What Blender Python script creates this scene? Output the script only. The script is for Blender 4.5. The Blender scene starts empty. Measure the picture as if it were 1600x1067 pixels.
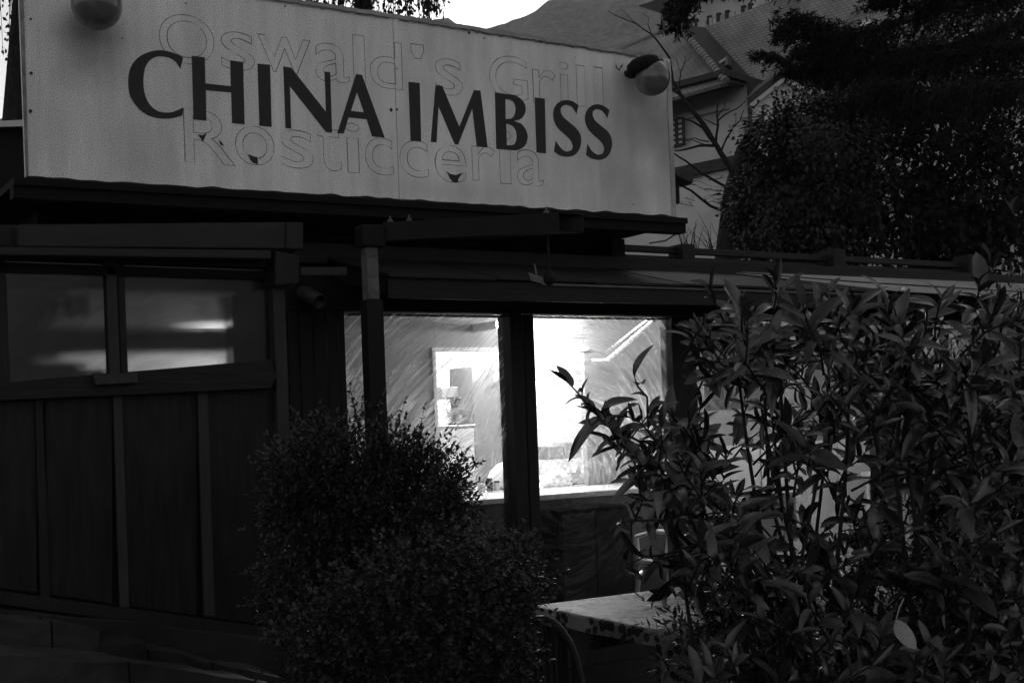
import bpy, bmesh, math, random
from mathutils import Vector, Matrix, noise
R = math.radians
random.seed(7)
scene = bpy.context.scene
C = scene.collection

# ---------------------------------------------------------------- camera
# X runs along the snack bar's front, Y away from the street, Z up. Camera at eye height.
FPX, CX, CY = 2000.0, 800.0, 660.0
YAW, ROLL = R(32), R(2.1)
EYE = Vector((0, 0, 1.6))
F = Vector((math.sin(YAW), math.cos(YAW), 0)); Rt = Vector((math.cos(YAW), -math.sin(YAW), 0)); Up = Vector((0, 0, 1))
CR = Rt * math.cos(ROLL) - Up * math.sin(ROLL); CU = Rt * math.sin(ROLL) + Up * math.cos(ROLL)
cam = bpy.data.objects.new('camera', bpy.data.cameras.new('camera')); C.objects.link(cam)
m3 = Matrix((CR, CU, -F)).transposed()
cam.matrix_world = Matrix.Translation(EYE) @ m3.to_4x4()
cam.data.sensor_width = 36; cam.data.lens = FPX / 1600 * 36
cam.data.shift_y = (CY - 533.5) / 1600
cam.data.clip_start = 0.1; cam.data.clip_end = 5000
scene.camera = cam

# ---------------------------------------------------------------- sky, sun, exposure (black-and-white film at dusk)
SKY_EL, SKY_ROT = R(7), R(48)
W = bpy.data.worlds.new('World'); scene.world = W; W.use_nodes = True
nt = W.node_tree; nt.nodes.clear()
sk = nt.nodes.new('ShaderNodeTexSky'); sk.sky_type = 'NISHITA'; sk.sun_disc = False
sk.sun_elevation = SKY_EL; sk.sun_rotation = SKY_ROT; sk.dust_density = 2.5
bw = nt.nodes.new('ShaderNodeRGBToBW'); bg = nt.nodes.new('ShaderNodeBackground'); wo = nt.nodes.new('ShaderNodeOutputWorld')
bg.inputs[1].default_value = 0.15
nt.links.new(sk.outputs[0], bw.inputs[0]); nt.links.new(bw.outputs[0], bg.inputs[0]); nt.links.new(bg.outputs[0], wo.inputs[0])
sun = bpy.data.lights.new('sun', 'SUN'); sun.energy = 0.12; sun.angle = R(20); sun.color = (1, 1, 1)
so = bpy.data.objects.new('sun', sun); C.objects.link(so)
sd = Vector((math.sin(SKY_ROT) * math.cos(SKY_EL), math.cos(SKY_ROT) * math.cos(SKY_EL), math.sin(SKY_EL)))
so.rotation_euler = sd.to_track_quat('Z', 'Y').to_euler()
vs = scene.view_settings; vs.view_transform = 'Standard'; vs.look = 'None'; vs.exposure = 0.95; vs.gamma = 1; vs.use_curve_mapping = False
cy = scene.cycles; cy.max_bounces = 7; cy.diffuse_bounces = 4; cy.glossy_bounces = 3; cy.transmission_bounces = 4
cy.transparent_max_bounces = 12; cy.use_denoising = True; cy.caustics_reflective = False; cy.caustics_refractive = False
cy.sample_clamp_indirect = 10

# ---------------------------------------------------------------- photo-to-place helpers
def ray(px, py):
    return F + CR * ((px - CX) / FPX) + CU * ((CY - py) / FPX)
def atY(px, py, Y):
    r = ray(px, py); return EYE + r * (Y / r.y)
def atZ(px, py, z):
    r = ray(px, py); return EYE + r * ((z - EYE.z) / r.z)
def atD(px, py, d):
    return EYE + ray(px, py) * d
def onplane(px, py, p0, n):
    r = ray(px, py); return EYE + r * ((p0 - EYE).dot(n) / r.dot(n))

# ---------------------------------------------------------------- materials
MATS = {}
def mat(name, v=0.2, rough=0.7, var=0.25, scale=6, bump=0.15, stretch=None, metal=0, spec=0.25, emit=0, trans=0, fine=0, dirt=0):
    if name in MATS: return MATS[name]
    m = bpy.data.materials.new(name); m.use_nodes = True; t = m.node_tree; N = t.nodes; L = t.links
    b = N['Principled BSDF']; b.inputs['Roughness'].default_value = rough; b.inputs['Metallic'].default_value = metal
    b.inputs['Specular IOR Level'].default_value = spec
    tc = N.new('ShaderNodeTexCoord'); mp = N.new('ShaderNodeMapping'); L.new(tc.outputs['Object'], mp.inputs[0])
    mp.inputs['Scale'].default_value = stretch or (1, 1, 1)
    n = N.new('ShaderNodeTexNoise'); n.inputs['Scale'].default_value = scale; n.inputs['Detail'].default_value = 8; n.inputs['Roughness'].default_value = .65
    L.new(mp.outputs[0], n.inputs[0])
    mr = N.new('ShaderNodeMapRange'); L.new(n.outputs[0], mr.inputs[0])
    mr.inputs['From Min'].default_value = .3; mr.inputs['From Max'].default_value = .7
    mr.inputs['To Min'].default_value = v * (1 - var); mr.inputs['To Max'].default_value = v * (1 + var)
    out = mr.outputs[0]
    if dirt:
        n3 = N.new('ShaderNodeTexNoise'); n3.inputs['Scale'].default_value = 1.7; n3.inputs['Detail'].default_value = 6
        L.new(tc.outputs['Object'], n3.inputs[0])
        r3 = N.new('ShaderNodeMapRange'); r3.inputs['From Min'].default_value = .42; r3.inputs['From Max'].default_value = .68
        r3.inputs['To Min'].default_value = 1; r3.inputs['To Max'].default_value = 1 - dirt; L.new(n3.outputs[0], r3.inputs[0])
        mu = N.new('ShaderNodeMath'); mu.operation = 'MULTIPLY'; L.new(out, mu.inputs[0]); L.new(r3.outputs[0], mu.inputs[1]); out = mu.outputs[0]
    if fine:
        n2 = N.new('ShaderNodeTexNoise'); n2.inputs['Scale'].default_value = 240; n2.inputs['Detail'].default_value = 2
        L.new(tc.outputs['Object'], n2.inputs[0])
        r2 = N.new('ShaderNodeMapRange'); r2.inputs['From Min'].default_value = .3; r2.inputs['From Max'].default_value = .7
        r2.inputs['To Min'].default_value = 1 - fine; r2.inputs['To Max'].default_value = 1 + fine; L.new(n2.outputs[0], r2.inputs[0])
        mu = N.new('ShaderNodeMath'); mu.operation = 'MULTIPLY'; L.new(out, mu.inputs[0]); L.new(r2.outputs[0], mu.inputs[1]); out = mu.outputs[0]
    L.new(out, b.inputs['Base Color'])
    if bump:
        bp = N.new('ShaderNodeBump'); bp.inputs['Strength'].default_value = bump; bp.inputs['Distance'].default_value = .02
        L.new(n.outputs[0], bp.inputs['Height']); L.new(bp.outputs[0], b.inputs['Normal'])
    if emit:
        b.inputs['Emission Color'].default_value = (1, 1, 1, 1); b.inputs['Emission Strength'].default_value = emit
    if trans:
        tr = N.new('ShaderNodeBsdfTranslucent'); L.new(out, tr.inputs[0]); mx = N.new('ShaderNodeMixShader'); mx.inputs[0].default_value = trans
        o = N['Material Output']; L.new(b.outputs[0], mx.inputs[1]); L.new(tr.outputs[0], mx.inputs[2]); L.new(mx.outputs[0], o.inputs[0])
    MATS[name] = m
    return m

def glass_mat(name, haze=.25, base=.03, tint=.9, streak=(30, 30, 1.6), gloss=1.0, lo=.45, hi=.72, twist=1.5, zlo=None, ctr=(.3, 0, .4), frost=0):
    """window pane with wiped streaks of dirt: transparent + mirror by Fresnel + streaks that scatter the light behind them"""
    m = bpy.data.materials.new(name); m.use_nodes = True; t = m.node_tree; N = t.nodes; L = t.links
    N.remove(N['Principled BSDF']); o = N['Material Output']
    tp = N.new('ShaderNodeBsdfTransparent'); tp.inputs[0].default_value = (tint, tint, tint, 1)
    if frost:
        rf = N.new('ShaderNodeBsdfRefraction'); rf.inputs['IOR'].default_value = 1.2; rf.inputs['Roughness'].default_value = .22; rf.inputs[0].default_value = (tint, tint, tint, 1)
        mf = N.new('ShaderNodeMixShader'); mf.inputs[0].default_value = frost; L.new(tp.outputs[0], mf.inputs[1]); L.new(rf.outputs[0], mf.inputs[2]); tp = mf
    gl = N.new('ShaderNodeBsdfGlossy'); gl.inputs['Roughness'].default_value = .03; gl.inputs[0].default_value = (gloss, gloss, gloss, 1)
    fr = N.new('ShaderNodeFresnel'); fr.inputs[0].default_value = 1.5
    gb = N.new('ShaderNodeNewGeometry'); fb = N.new('ShaderNodeMath'); fb.operation = 'SUBTRACT'; L.new(fr.outputs[0], fb.inputs[0]); L.new(gb.outputs['Backfacing'], fb.inputs[1]); fb.use_clamp = True
    m1 = N.new('ShaderNodeMixShader'); L.new(fb.outputs[0], m1.inputs[0]); L.new(tp.outputs[0], m1.inputs[1]); L.new(gl.outputs[0], m1.inputs[2])
    tc = N.new('ShaderNodeTexCoord')
    # long wiping arcs: each cell of the pane was wiped about its own far centre
    vo = N.new('ShaderNodeTexVoronoi'); vo.inputs['Scale'].default_value = twist; L.new(tc.outputs['Object'], vo.inputs[0])
    wn = N.new('ShaderNodeTexNoise'); wn.inputs['Scale'].default_value = 3; wn.inputs['Detail'].default_value = 2; L.new(tc.outputs['Object'], wn.inputs[0])
    wb = N.new('ShaderNodeVectorMath'); wb.operation = 'MULTIPLY_ADD'; L.new(wn.outputs[1], wb.inputs[0]); wb.inputs[1].default_value = (.35, .35, .35); L.new(tc.outputs['Object'], wb.inputs[2]); L.new(wb.outputs[0], vo.inputs[0])
    of = N.new('ShaderNodeVectorMath'); of.operation = 'MULTIPLY_ADD'; L.new(vo.outputs['Color'], of.inputs[0]); of.inputs[1].default_value = (.7, 0, .8); of.inputs[2].default_value = ctr
    sb = N.new('ShaderNodeVectorMath'); sb.operation = 'SUBTRACT'; L.new(tc.outputs['Object'], sb.inputs[0]); L.new(of.outputs[0], sb.inputs[1])
    sxz = N.new('ShaderNodeSeparateXYZ'); L.new(sb.outputs[0], sxz.inputs[0])
    cmb = N.new('ShaderNodeCombineXYZ'); L.new(sxz.outputs[0], cmb.inputs[0]); L.new(sxz.outputs[2], cmb.inputs[1])
    ln_ = N.new('ShaderNodeVectorMath'); ln_.operation = 'LENGTH'; L.new(cmb.outputs[0], ln_.inputs[0])
    at_ = N.new('ShaderNodeMath'); at_.operation = 'ARCTAN2'; L.new(sxz.outputs[2], at_.inputs[0]); L.new(sxz.outputs[0], at_.inputs[1])
    rs = N.new('ShaderNodeMath'); rs.operation = 'MULTIPLY'; L.new(ln_.outputs['Value'], rs.inputs[0]); rs.inputs[1].default_value = streak[0]
    as_ = N.new('ShaderNodeMath'); as_.operation = 'MULTIPLY'; L.new(at_.outputs[0], as_.inputs[0]); as_.inputs[1].default_value = streak[2]
    cv = N.new('ShaderNodeCombineXYZ'); L.new(rs.outputs[0], cv.inputs[0]); L.new(as_.outputs[0], cv.inputs[1]); L.new(vo.outputs['Distance'], cv.inputs[2])
    n = N.new('ShaderNodeTexNoise'); n.inputs['Scale'].default_value = 1; n.inputs['Detail'].default_value = 5; n.inputs['Roughness'].default_value = .7; L.new(cv.outputs[0], n.inputs[0])
    mr = N.new('ShaderNodeMapRange'); mr.inputs['From Min'].default_value = lo; mr.inputs['From Max'].default_value = hi
    mr.inputs['To Min'].default_value = base; mr.inputs['To Max'].default_value = haze; L.new(n.outputs[0], mr.inputs[0])
    n2 = N.new('ShaderNodeTexNoise'); n2.inputs['Scale'].default_value = 2.2; n2.inputs['Detail'].default_value = 3; L.new(tc.outputs['Object'], n2.inputs[0])
    mu = N.new('ShaderNodeMapRange'); mu.inputs['From Min'].default_value = .3; mu.inputs['From Max'].default_value = .65; mu.inputs['To Min'].default_value = .35; mu.inputs['To Max'].default_value = 1; L.new(n2.outputs[0], mu.inputs[0])
    mm = N.new('ShaderNodeMath'); mm.operation = 'MULTIPLY'; L.new(mr.outputs[0], mm.inputs[0]); L.new(mu.outputs[0], mm.inputs[1])
    if zlo is not None:   # steam and smears only above counter height
        sp_ = N.new('ShaderNodeSeparateXYZ'); g_ = N.new('ShaderNodeNewGeometry'); L.new(g_.outputs['Position'], sp_.inputs[0])
        zz_ = N.new('ShaderNodeMapRange'); zz_.inputs['From Min'].default_value = zlo; zz_.inputs['From Max'].default_value = zlo + .22; zz_.inputs['To Min'].default_value = .02; L.new(sp_.outputs[2], zz_.inputs[0])
        m5 = N.new('ShaderNodeMath'); m5.operation = 'MULTIPLY'; L.new(mm.outputs[0], m5.inputs[0]); L.new(zz_.outputs[0], m5.inputs[1]); mm = m5
    tl = N.new('ShaderNodeBsdfTranslucent'); tl.inputs[0].default_value = (.85, .85, .85, 1)
    df = N.new('ShaderNodeBsdfDiffuse'); df.inputs[0].default_value = (.3, .3, .3, 1)
    md = N.new('ShaderNodeMixShader'); md.inputs[0].default_value = .25; L.new(tl.outputs[0], md.inputs[1]); L.new(df.outputs[0], md.inputs[2])
    m2 = N.new('ShaderNodeMixShader'); L.new(mm.outputs[0], m2.inputs[0]); L.new(m1.outputs[0], m2.inputs[1]); L.new(md.outputs[0], m2.inputs[2])
    L.new(m2.outputs[0], o.inputs[0])
    return m

M_wood = mat('dark stained wood', .012, .6, .4, 9, .3, (6, 6, .5))
M_woodh = mat('dark stained beam wood', .010, .6, .4, 9, .3, (.5, 6, 6))
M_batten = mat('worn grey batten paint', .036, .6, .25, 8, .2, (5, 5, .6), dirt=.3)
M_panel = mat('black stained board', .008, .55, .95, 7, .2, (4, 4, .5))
M_fascia = mat('dull grey fascia paint', .022, .55, .25, 7, .1, (.6, 3, 3), dirt=.35)
M_steel = mat('dark painted steel', .009, .6, .3, 9, .1, spec=.15)
M_zinc = mat('bare weathered steel', .12, .5, .35, 12, .1, dirt=.5)
M_black = mat('tarred roof underside', .006, .9, .3, 5, .3)
M_roofsheet = mat('weathered roofing sheet', .014, .6, .25, 5, .1, (.5, 3, 3))
M_stone = mat('rough stained stone', .035, .85, .6, 5, .9, dirt=.6)
M_conc = mat('mossy concrete', .022, .85, .5, 4, .7, dirt=.6)
M_ground = mat('dark damp ground', .015, .9, .5, 3, .6)
M_white = mat('white wall paint', .75, .6, .06, 3, .05)
M_intwall = mat('grey interior wall', .28, .4, .12, 2.5, .05)
M_intfloor = mat('interior tile floor', .12, .4, .2, 3, .05)
M_steelint = mat('brushed kitchen steel', .42, .32, .2, 9, .05, (1, 1, 9), metal=.8)
M_counter = mat('pale counter top', .6, .25, .1, 6, .02)
M_cfront = mat('dark counter front', .09, .35, .3, 3, .05)
M_dark = mat('dark plastic', .015, .4, .2, 6, .05)
M_plast = mat('white plastic', .7, .35, .05, 6, .02)
M_paint = mat('charcoal sign lettering paint', .03, .55, .2, 30, .02)
M_ghost = mat('old letter edge grime', .12, .8, .6, 16, 0)
M_rust = mat('rusty chipped edge', .10, .9, .8, 22, .5)
M_tape = mat('pale edge strip', .36, .6, .35, 14, .2, (.5, 3, 3), dirt=.4)
M_lamp = mat('lamp glow', .9, .5, 0, 3, 0, emit=125)
M_tube = mat('kitchen lamp glow', .9, .5, 0, 3, 0, emit=220)
M_bark = mat('dark bark', .02, .9, .5, 12, .6, (4, 4, 1))
M_leafbox = mat('small box leaf', .036, .45, .5, 30, .1, trans=.12)
M_leafrose = mat('round shrub leaf', .036, .5, .5, 22, .1, trans=.12)
M_laurel = mat('glossy laurel leaf', .018, .24, .45, 14, .15, trans=.1, spec=.9)
M_laurel2 = mat('dull laurel leaf', .032, .34, .45, 14, .15, trans=.15, spec=.4)
M_younghi = mat('young laurel leaf with painted highlight', .09, .3, .35, 14, .15, trans=.2, spec=.5)  # pale tone for a few young leaves, doubling as painted highlights
M_dead = mat('pale withered leaf', .3, .6, .25, 20, .3, trans=.2)
M_ivyl = mat('light ivy leaf', .02, .42, .95, 8, .1, trans=.1, spec=.5)
M_ivy = mat('ivy leaf', .006, .5, .6, 8, .1, trans=.08)
M_cedar = mat('cedar needle', .01, .7, .5, 8, .1)
M_weep = mat('birch leaf', .02, .6, .5, 8, .1, trans=.1)
M_hill = mat('far forest', .17, .95, .6, .55, .5, (1, 1, .5))
M_render = mat('pale house render', .62, .8, .12, .8, .1, dirt=.2)
M_render2 = mat('villa plaster', .6, .8, .12, .8, .1, dirt=.15)
M_trimw = mat('pale painted trim', .5, .6, .1, 3, .05)
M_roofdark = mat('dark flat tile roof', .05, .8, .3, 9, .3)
M_cap = mat('ridge cap tile', .26, .8, .3, 6, .3)
M_pane = mat('panes with painted sky reflection', .5, .2, .3, 2, 0, spec=1.0)  # pale base colour stands in for sky reflected in the panes
M_cable = mat('black cable', .015, .5, .2, 5, 0)

def roof_tile_mat():
    m = bpy.data.materials.new('clay roof tiles'); m.use_nodes = True; t = m.node_tree; N = t.nodes; L = t.links
    b = N['Principled BSDF']; b.inputs['Roughness'].default_value = .85
    uv = N.new('ShaderNodeUVMap'); br = N.new('ShaderNodeTexBrick'); L.new(uv.outputs[0], br.inputs[0])
    br.inputs['Scale'].default_value = 1; br.inputs['Brick Width'].default_value = .13; br.inputs['Row Height'].default_value = .075
    br.inputs['Mortar Size'].default_value = .010; br.inputs['Mortar Smooth'].default_value = .5
    br.inputs['Color1'].default_value = (.27, .27, .27, 1); br.inputs['Color2'].default_value = (.33, .33, .33, 1); br.inputs['Mortar'].default_value = (.15, .15, .15, 1)
    n = N.new('ShaderNodeTexNoise'); n.inputs['Scale'].default_value = 1.2; n.inputs['Detail'].default_value = 8; L.new(uv.outputs[0], n.inputs[0])
    r = N.new('ShaderNodeMapRange'); r.inputs['From Min'].default_value = .3; r.inputs['From Max'].default_value = .7; r.inputs['To Min'].default_value = .65; r.inputs['To Max'].default_value = 1.3; L.new(n.outputs[0], r.inputs[0])
    x = N.new('ShaderNodeVectorMath'); x.operation = 'SCALE'; L.new(br.outputs[0], x.inputs[0]); L.new(r.outputs[0], x.inputs['Scale']); L.new(x.outputs[0], b.inputs['Base Color'])
    bp = N.new('ShaderNodeBump'); bp.inputs['Strength'].default_value = .7; bp.inputs['Distance'].default_value = .05; bp.invert = True
    L.new(br.outputs['Fac'], bp.inputs['Height']); L.new(bp.outputs[0], b.inputs['Normal'])
    return m
M_tiles = roof_tile_mat()

# ---------------------------------------------------------------- object helpers
OFF = {}
def thing(name, label, cat, loc=(0, 0, 0), group=None):
    o = bpy.data.objects.new(name, None); C.objects.link(o); o.location = loc; o.empty_display_size = .1
    o['label'] = label; o['category'] = cat
    if group: o['group'] = group
    OFF[o.name] = Vector(loc)
    return o
def obj(name, bm, m, parent=None, kind=None, smooth=False, label=None):
    off = OFF[parent.name] if parent else Vector((0, 0, 0))
    if isinstance(bm, bmesh.types.BMesh):
        if off.length: bmesh.ops.translate(bm, verts=bm.verts, vec=-off)
        me = bpy.data.meshes.new(name); bm.to_mesh(me); bm.free()
    else:
        me = bm
        if off.length: me.transform(Matrix.Translation(-off))
    me.materials.append(m)
    if smooth:
        me.polygons.foreach_set('use_smooth', [True] * len(me.polygons))
    o = bpy.data.objects.new(name, me); C.objects.link(o)
    if parent: o.parent = parent
    OFF[o.name] = off
    if kind: o['kind'] = kind
    if label: o['label'] = label
    return o
def tag(o, label, cat, group=None):
    o['label'] = label; o['category'] = cat
    if group: o['group'] = group
    return o
def struct(name, bm, m): return obj(name, bm, m, None, 'structure')
def box(x0, x1, y0, y1, z0, z1, bev=0.0, bm=None):
    bm = bm or bmesh.new(); n0 = set(bm.verts)
    bmesh.ops.create_cube(bm, size=1)
    vs_ = [v for v in bm.verts if v not in n0]
    for v in vs_:
        v.co = Vector(((x0 + x1) / 2 + v.co.x * (x1 - x0), (y0 + y1) / 2 + v.co.y * (y1 - y0), (z0 + z1) / 2 + v.co.z * (z1 - z0)))
    if bev: bmesh.ops.bevel(bm, geom=list({e for v in vs_ for e in v.link_edges}), offset=bev, segments=2, affect='EDGES', profile=.5)
    return bm
def pxbox(px0, px1, py0, py1, Y, depth, bev=.004, bm=None):
    """upright box whose front face (nearest the street) stands at Y and spans the given photo rectangle"""
    pm, qm = (px0 + px1) / 2, (py0 + py1) / 2
    return box(atY(px0, qm, Y).x, atY(px1, qm, Y).x, Y, Y + depth, atY(pm, py1, Y).z, atY(pm, py0, Y).z, bev, bm)
def hexa(pts, bm=None):
    """8 corners: bottom 4 then top 4, same winding"""
    bm = bm or bmesh.new(); v = [bm.verts.new(p) for p in pts]
    for f in ((0, 3, 2, 1), (4, 5, 6, 7), (0, 1, 5, 4), (1, 2, 6, 5), (2, 3, 7, 6), (3, 0, 4, 7)): bm.faces.new([v[i] for i in f])
    bmesh.ops.recalc_face_normals(bm, faces=bm.faces)
    return bm
def slab(pts, thick, n=None, bm=None):
    """polygon extruded by thick along n"""
    bm = bm or bmesh.new(); pts = [Vector(p) for p in pts]
    if n is None: n = (pts[1] - pts[0]).cross(pts[2] - pts[0]).normalized()
    n = Vector(n)
    a = [bm.verts.new(p) for p in pts]; b = [bm.verts.new(p + n * thick) for p in pts]
    fs = [bm.faces.new(a), bm.faces.new(b[::-1])]
    for i in range(len(pts)):
        j = (i + 1) % len(pts); fs.append(bm.faces.new((a[j], a[i], b[i], b[j])))
    bmesh.ops.recalc_face_normals(bm, faces=fs)
    return bm
def tube(pts, rad, seg=6, bm=None, cap=True):
    bm = bm or bmesh.new(); pts = [Vector(p) for p in pts]; n = len(pts)
    if not hasattr(rad, '__len__'): rad = [rad] * n
    rings = []; prev = None
    for i, p in enumerate(pts):
        d = (pts[min(i + 1, n - 1)] - pts[max(i - 1, 0)]).normalized()
        a = prev if prev is not None and abs(prev.dot(d)) < .95 else (Vector((0, 0, 1)) if abs(d.z) < .9 else Vector((1, 0, 0)))
        u = (a - d * a.dot(d)).normalized(); w = d.cross(u); prev = u
        rings.append([bm.verts.new(p + (u * math.cos(2 * math.pi * k / seg) + w * math.sin(2 * math.pi * k / seg)) * rad[i]) for k in range(seg)])
    for i in range(n - 1):
        for k in range(seg):
            bm.faces.new((rings[i][k], rings[i][(k + 1) % seg], rings[i + 1][(k + 1) % seg], rings[i + 1][k]))
    if cap:
        bm.faces.new(rings[0][::-1]); bm.faces.new(rings[-1])
    return bm
def ball(c, r, seg=24, bm=None, sz=1.0):
    bm = bm or bmesh.new(); bmesh.ops.create_uvsphere(bm, u_segments=seg, v_segments=seg // 2, radius=r, matrix=Matrix.Translation(c) @ Matrix.Diagonal((1, 1, sz, 1)))
    return bm
def lathe(prof, c, axis, seg=24, bm=None):
    bm = bm or bmesh.new(); axis = Vector(axis).normalized(); q = Vector((0, 0, 1)).rotation_difference(axis); rings = []
    for r, h in prof:
        rings.append([bm.verts.new(Vector(c) + q @ Vector((r * math.cos(2 * math.pi * k / seg), r * math.sin(2 * math.pi * k / seg), h))) for k in range(seg)])
    for i in range(len(prof) - 1):
        for k in range(seg): bm.faces.new((rings[i][k], rings[i][(k + 1) % seg], rings[i + 1][(k + 1) % seg], rings[i + 1][k]))
    bm.faces.new(rings[0][::-1]); bm.faces.new(rings[-1])
    return bm
def mesh_of(name, verts, faces):
    me = bpy.data.meshes.new(name); me.from_pydata(verts, [], faces); me.update(); return me
def flat_curve(name, splines, to3, depth=.0015, bevel=0, fill='BOTH'):
    """closed outlines in 2D -> flat plate standing in a plane (the converted mesh, local x/y mapped by to3)"""
    cu = bpy.data.curves.new(name, 'CURVE'); cu.dimensions = '2D'; cu.fill_mode = fill; cu.extrude = depth; cu.bevel_depth = bevel
    for sp in splines:
        s = cu.splines.new('POLY'); s.points.add(len(sp) - 1)
        for i, (x, y) in enumerate(sp): s.points[i].co = (x, y, 0, 1)
        s.use_cyclic_u = True
    o = bpy.data.objects.new(name, cu); me = bpy.data.meshes.new_from_object(o)
    bpy.data.objects.remove(o); bpy.data.curves.remove(cu)
    for v in me.vertices: v.co = to3(v.co)
    return me

# ================================================================ SETTING
bm = bmesh.new(); bmesh.ops.create_grid(bm, x_segments=2, y_segments=2, size=650); struct('ground', bm, M_ground)

# wooded mountain behind
def ridge_y(px):
    pts = [(-1500, 330), (-600, 250), (0, 190), (500, 80), (690, 52), (760, 44), (800, 33), (850, 24), (885, 10), (925, 1), (970, -12), (1050, -45), (1250, -120), (1500, -150), (2200, -60), (3200, 100)]
    for (a, b), (c, d) in zip(pts, pts[1:]):
        if a <= px <= c: return b + (d - b) * (px - a) / (c - a)
    return 100
v, f = [], []; NC, NR = 420, 36
for i in range(NC):
    px = -1500 + 4700 * i / (NC - 1)
    for j in range(NR):
        t = j / (NR - 1); d = 160 + 260 * t
        top = atD(px, ridge_y(px), 420).z
        z = top * (t ** .8) if t < 1 else top
        p = atD(px, 600, d); p.z = z + (noise.noise(Vector((px * .012, t * 7, 0))) * 9 + noise.noise(Vector((px * .16, t * 40, 3))) * 1.5) * min(1, t * 4) * (1 if t < 1 else .45)
        v.append(p)
for i in range(NC - 1):
    for j in range(NR - 1):
        a = i * NR + j; f.append((a, a + NR, a + NR + 1, a + 1))
o = obj('hill', mesh_of('hill', v, f), M_hill, None, 'structure', smooth=True)

# stone footing and kerb at the bottom left
YW = 5.75      # plane of the panelled booth wall
def sl(px0, px1, y0a, y0b, y1a, y1b, Y, dep, name, m, parent):
    """box with sloping top and bottom lines, from photo lines at px0/px1 (top y0a->y0b, bottom y1a->y1b)"""
    a, b = atY(px0, y1a, Y), atY(px1, y1b, Y); c, d = atY(px1, y0b, Y), atY(px0, y0a, Y)
    dy = Vector((0, dep, 0))
    bm_ = hexa([a, b, b + dy, a + dy, d, c, c + dy, d + dy])
    bmesh.ops.bevel(bm_, geom=list(bm_.edges), offset=.004, segments=2, affect='EDGES')
    return obj(name, bm_, m, parent)

foot = thing('stone_footing', 'rough stained stone footing with a broken ledge under the panelled booth wall', 'stone footing', (1.2, 5.5, 0))
def rough(bm_, amp, cuts=5):
    bmesh.ops.subdivide_edges(bm_, edges=bm_.edges, cuts=cuts, use_grid_fill=True)
    for v_ in bm_.verts: v_.co += noise.noise_vector(v_.co * 6) * amp + noise.noise_vector(v_.co * 17) * amp * .5
    return bm_
def rblock(px0, px1, ya, yb, Y, dep, name, m, zb=-.05):
    a, b = atY(px0, ya, Y), atY(px1, yb, Y); dy = Vector((0, dep, 0))
    lo = lambda p: Vector((p.x, p.y, zb))
    bm_ = hexa([lo(a), lo(b), lo(b + dy), lo(a + dy), a, b, b + dy, a + dy])
    return obj(name, rough(bm_, .018), m, foot)
rblock(-60, 462, 943, 1003, 5.62, .5, 'footing_course', M_conc)
rblock(-60, 75, 960, 972, 5.36, .255, 'stone_block', M_stone)
rblock(78, 155, 972, 985, 5.37, .24, 'stone_block', M_stone)
rblock(158, 228, 1006, 1003, 5.34, .27, 'stone_block', M_conc)
rblock(230, 330, 1012, 1032, 5.38, .235, 'stone_block', M_stone)
rblock(333, 450, 1033, 1058, 5.39, .23, 'stone_block', M_stone)
rblock(-60, 200, 1018, 1034, 5.05, .30, 'ledge_slab', M_stone)
rblock(203, 420, 1036, 1068, 5.07, .28, 'ledge_slab', M_stone)

# ================================================================ SNACK BAR BUILDING
YF = 6.4
kiosk = thing('snack_bar', 'dark timber snack bar with lit windows below the large white sign', 'building', (3.5, YF, 0))
XL = atY(-120, 600, YF).x; XR = 9.6; XN, YN = 8.3, 8.62   # right of XN the room is only as deep as YN
HZ = atY(800, 490, YF).z      # underside of header
# floor, back and end walls, ceiling of the room
obj('interior_floor', box(XL + .02, XN, YF + .12, 11, .02, .12), M_intfloor, kiosk); obj('interior_floor', box(XN + .001, XR, YF + .12, YN, .02, .12), M_intfloor, kiosk)
obj('back_wall', box(XL, XN + .1, 11, 11.15, 0, 2.5), M_white, kiosk); obj('back_wall', box(XN + .1, XR, YN, YN + .12, 0, 2.41), M_intwall, kiosk); obj('back_wall', box(XN, XN + .1, YN, 11, 0, 2.41), M_white, kiosk)
obj('end_wall', box(XR, XR + .12, YF, YN + .12, 0, 2.5), M_wood, kiosk)
obj('end_wall', box(XL - .12, XL, YF, 11.15, 0, 2.5), M_wood, kiosk)
obj('ceiling', box(XL, XN, YF + .12, 11, 2.42, 2.5), M_intwall, kiosk); obj('ceiling', box(XN + .001, XR, YF + .12, YN, 2.42, 2.5), M_intwall, kiosk)
obj('flat_roof', box(XL - .3, XN + .2, YF - .02, 11.3, 2.503, 2.6), M_black, kiosk); obj('flat_roof', box(XN + .201, XR + .2, YF - .02, YN + .3, 2.503, 2.6), M_black, kiosk)
# header beam over the windows
obj('header_beam', box(atY(452, 450, YF).x, XR, YF, YF + .12, HZ, 2.5, .004), M_woodh, kiosk)
obj('beam_board', pxbox(460, 1640, 405, 432, YF - .10, .098), M_woodh, kiosk)
# boards left of the first window
xs = [452, 470, 492, 514, 532, 543]
for a, b in zip(xs, xs[1:]):
    k = random.uniform(0, .008)
    obj('wall_board', box(atY(a, 600, YF).x + .003, atY(b, 600, YF).x - .003, YF + k, YF + .09, .1, HZ - .004, .003), M_wood, kiosk)
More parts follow.
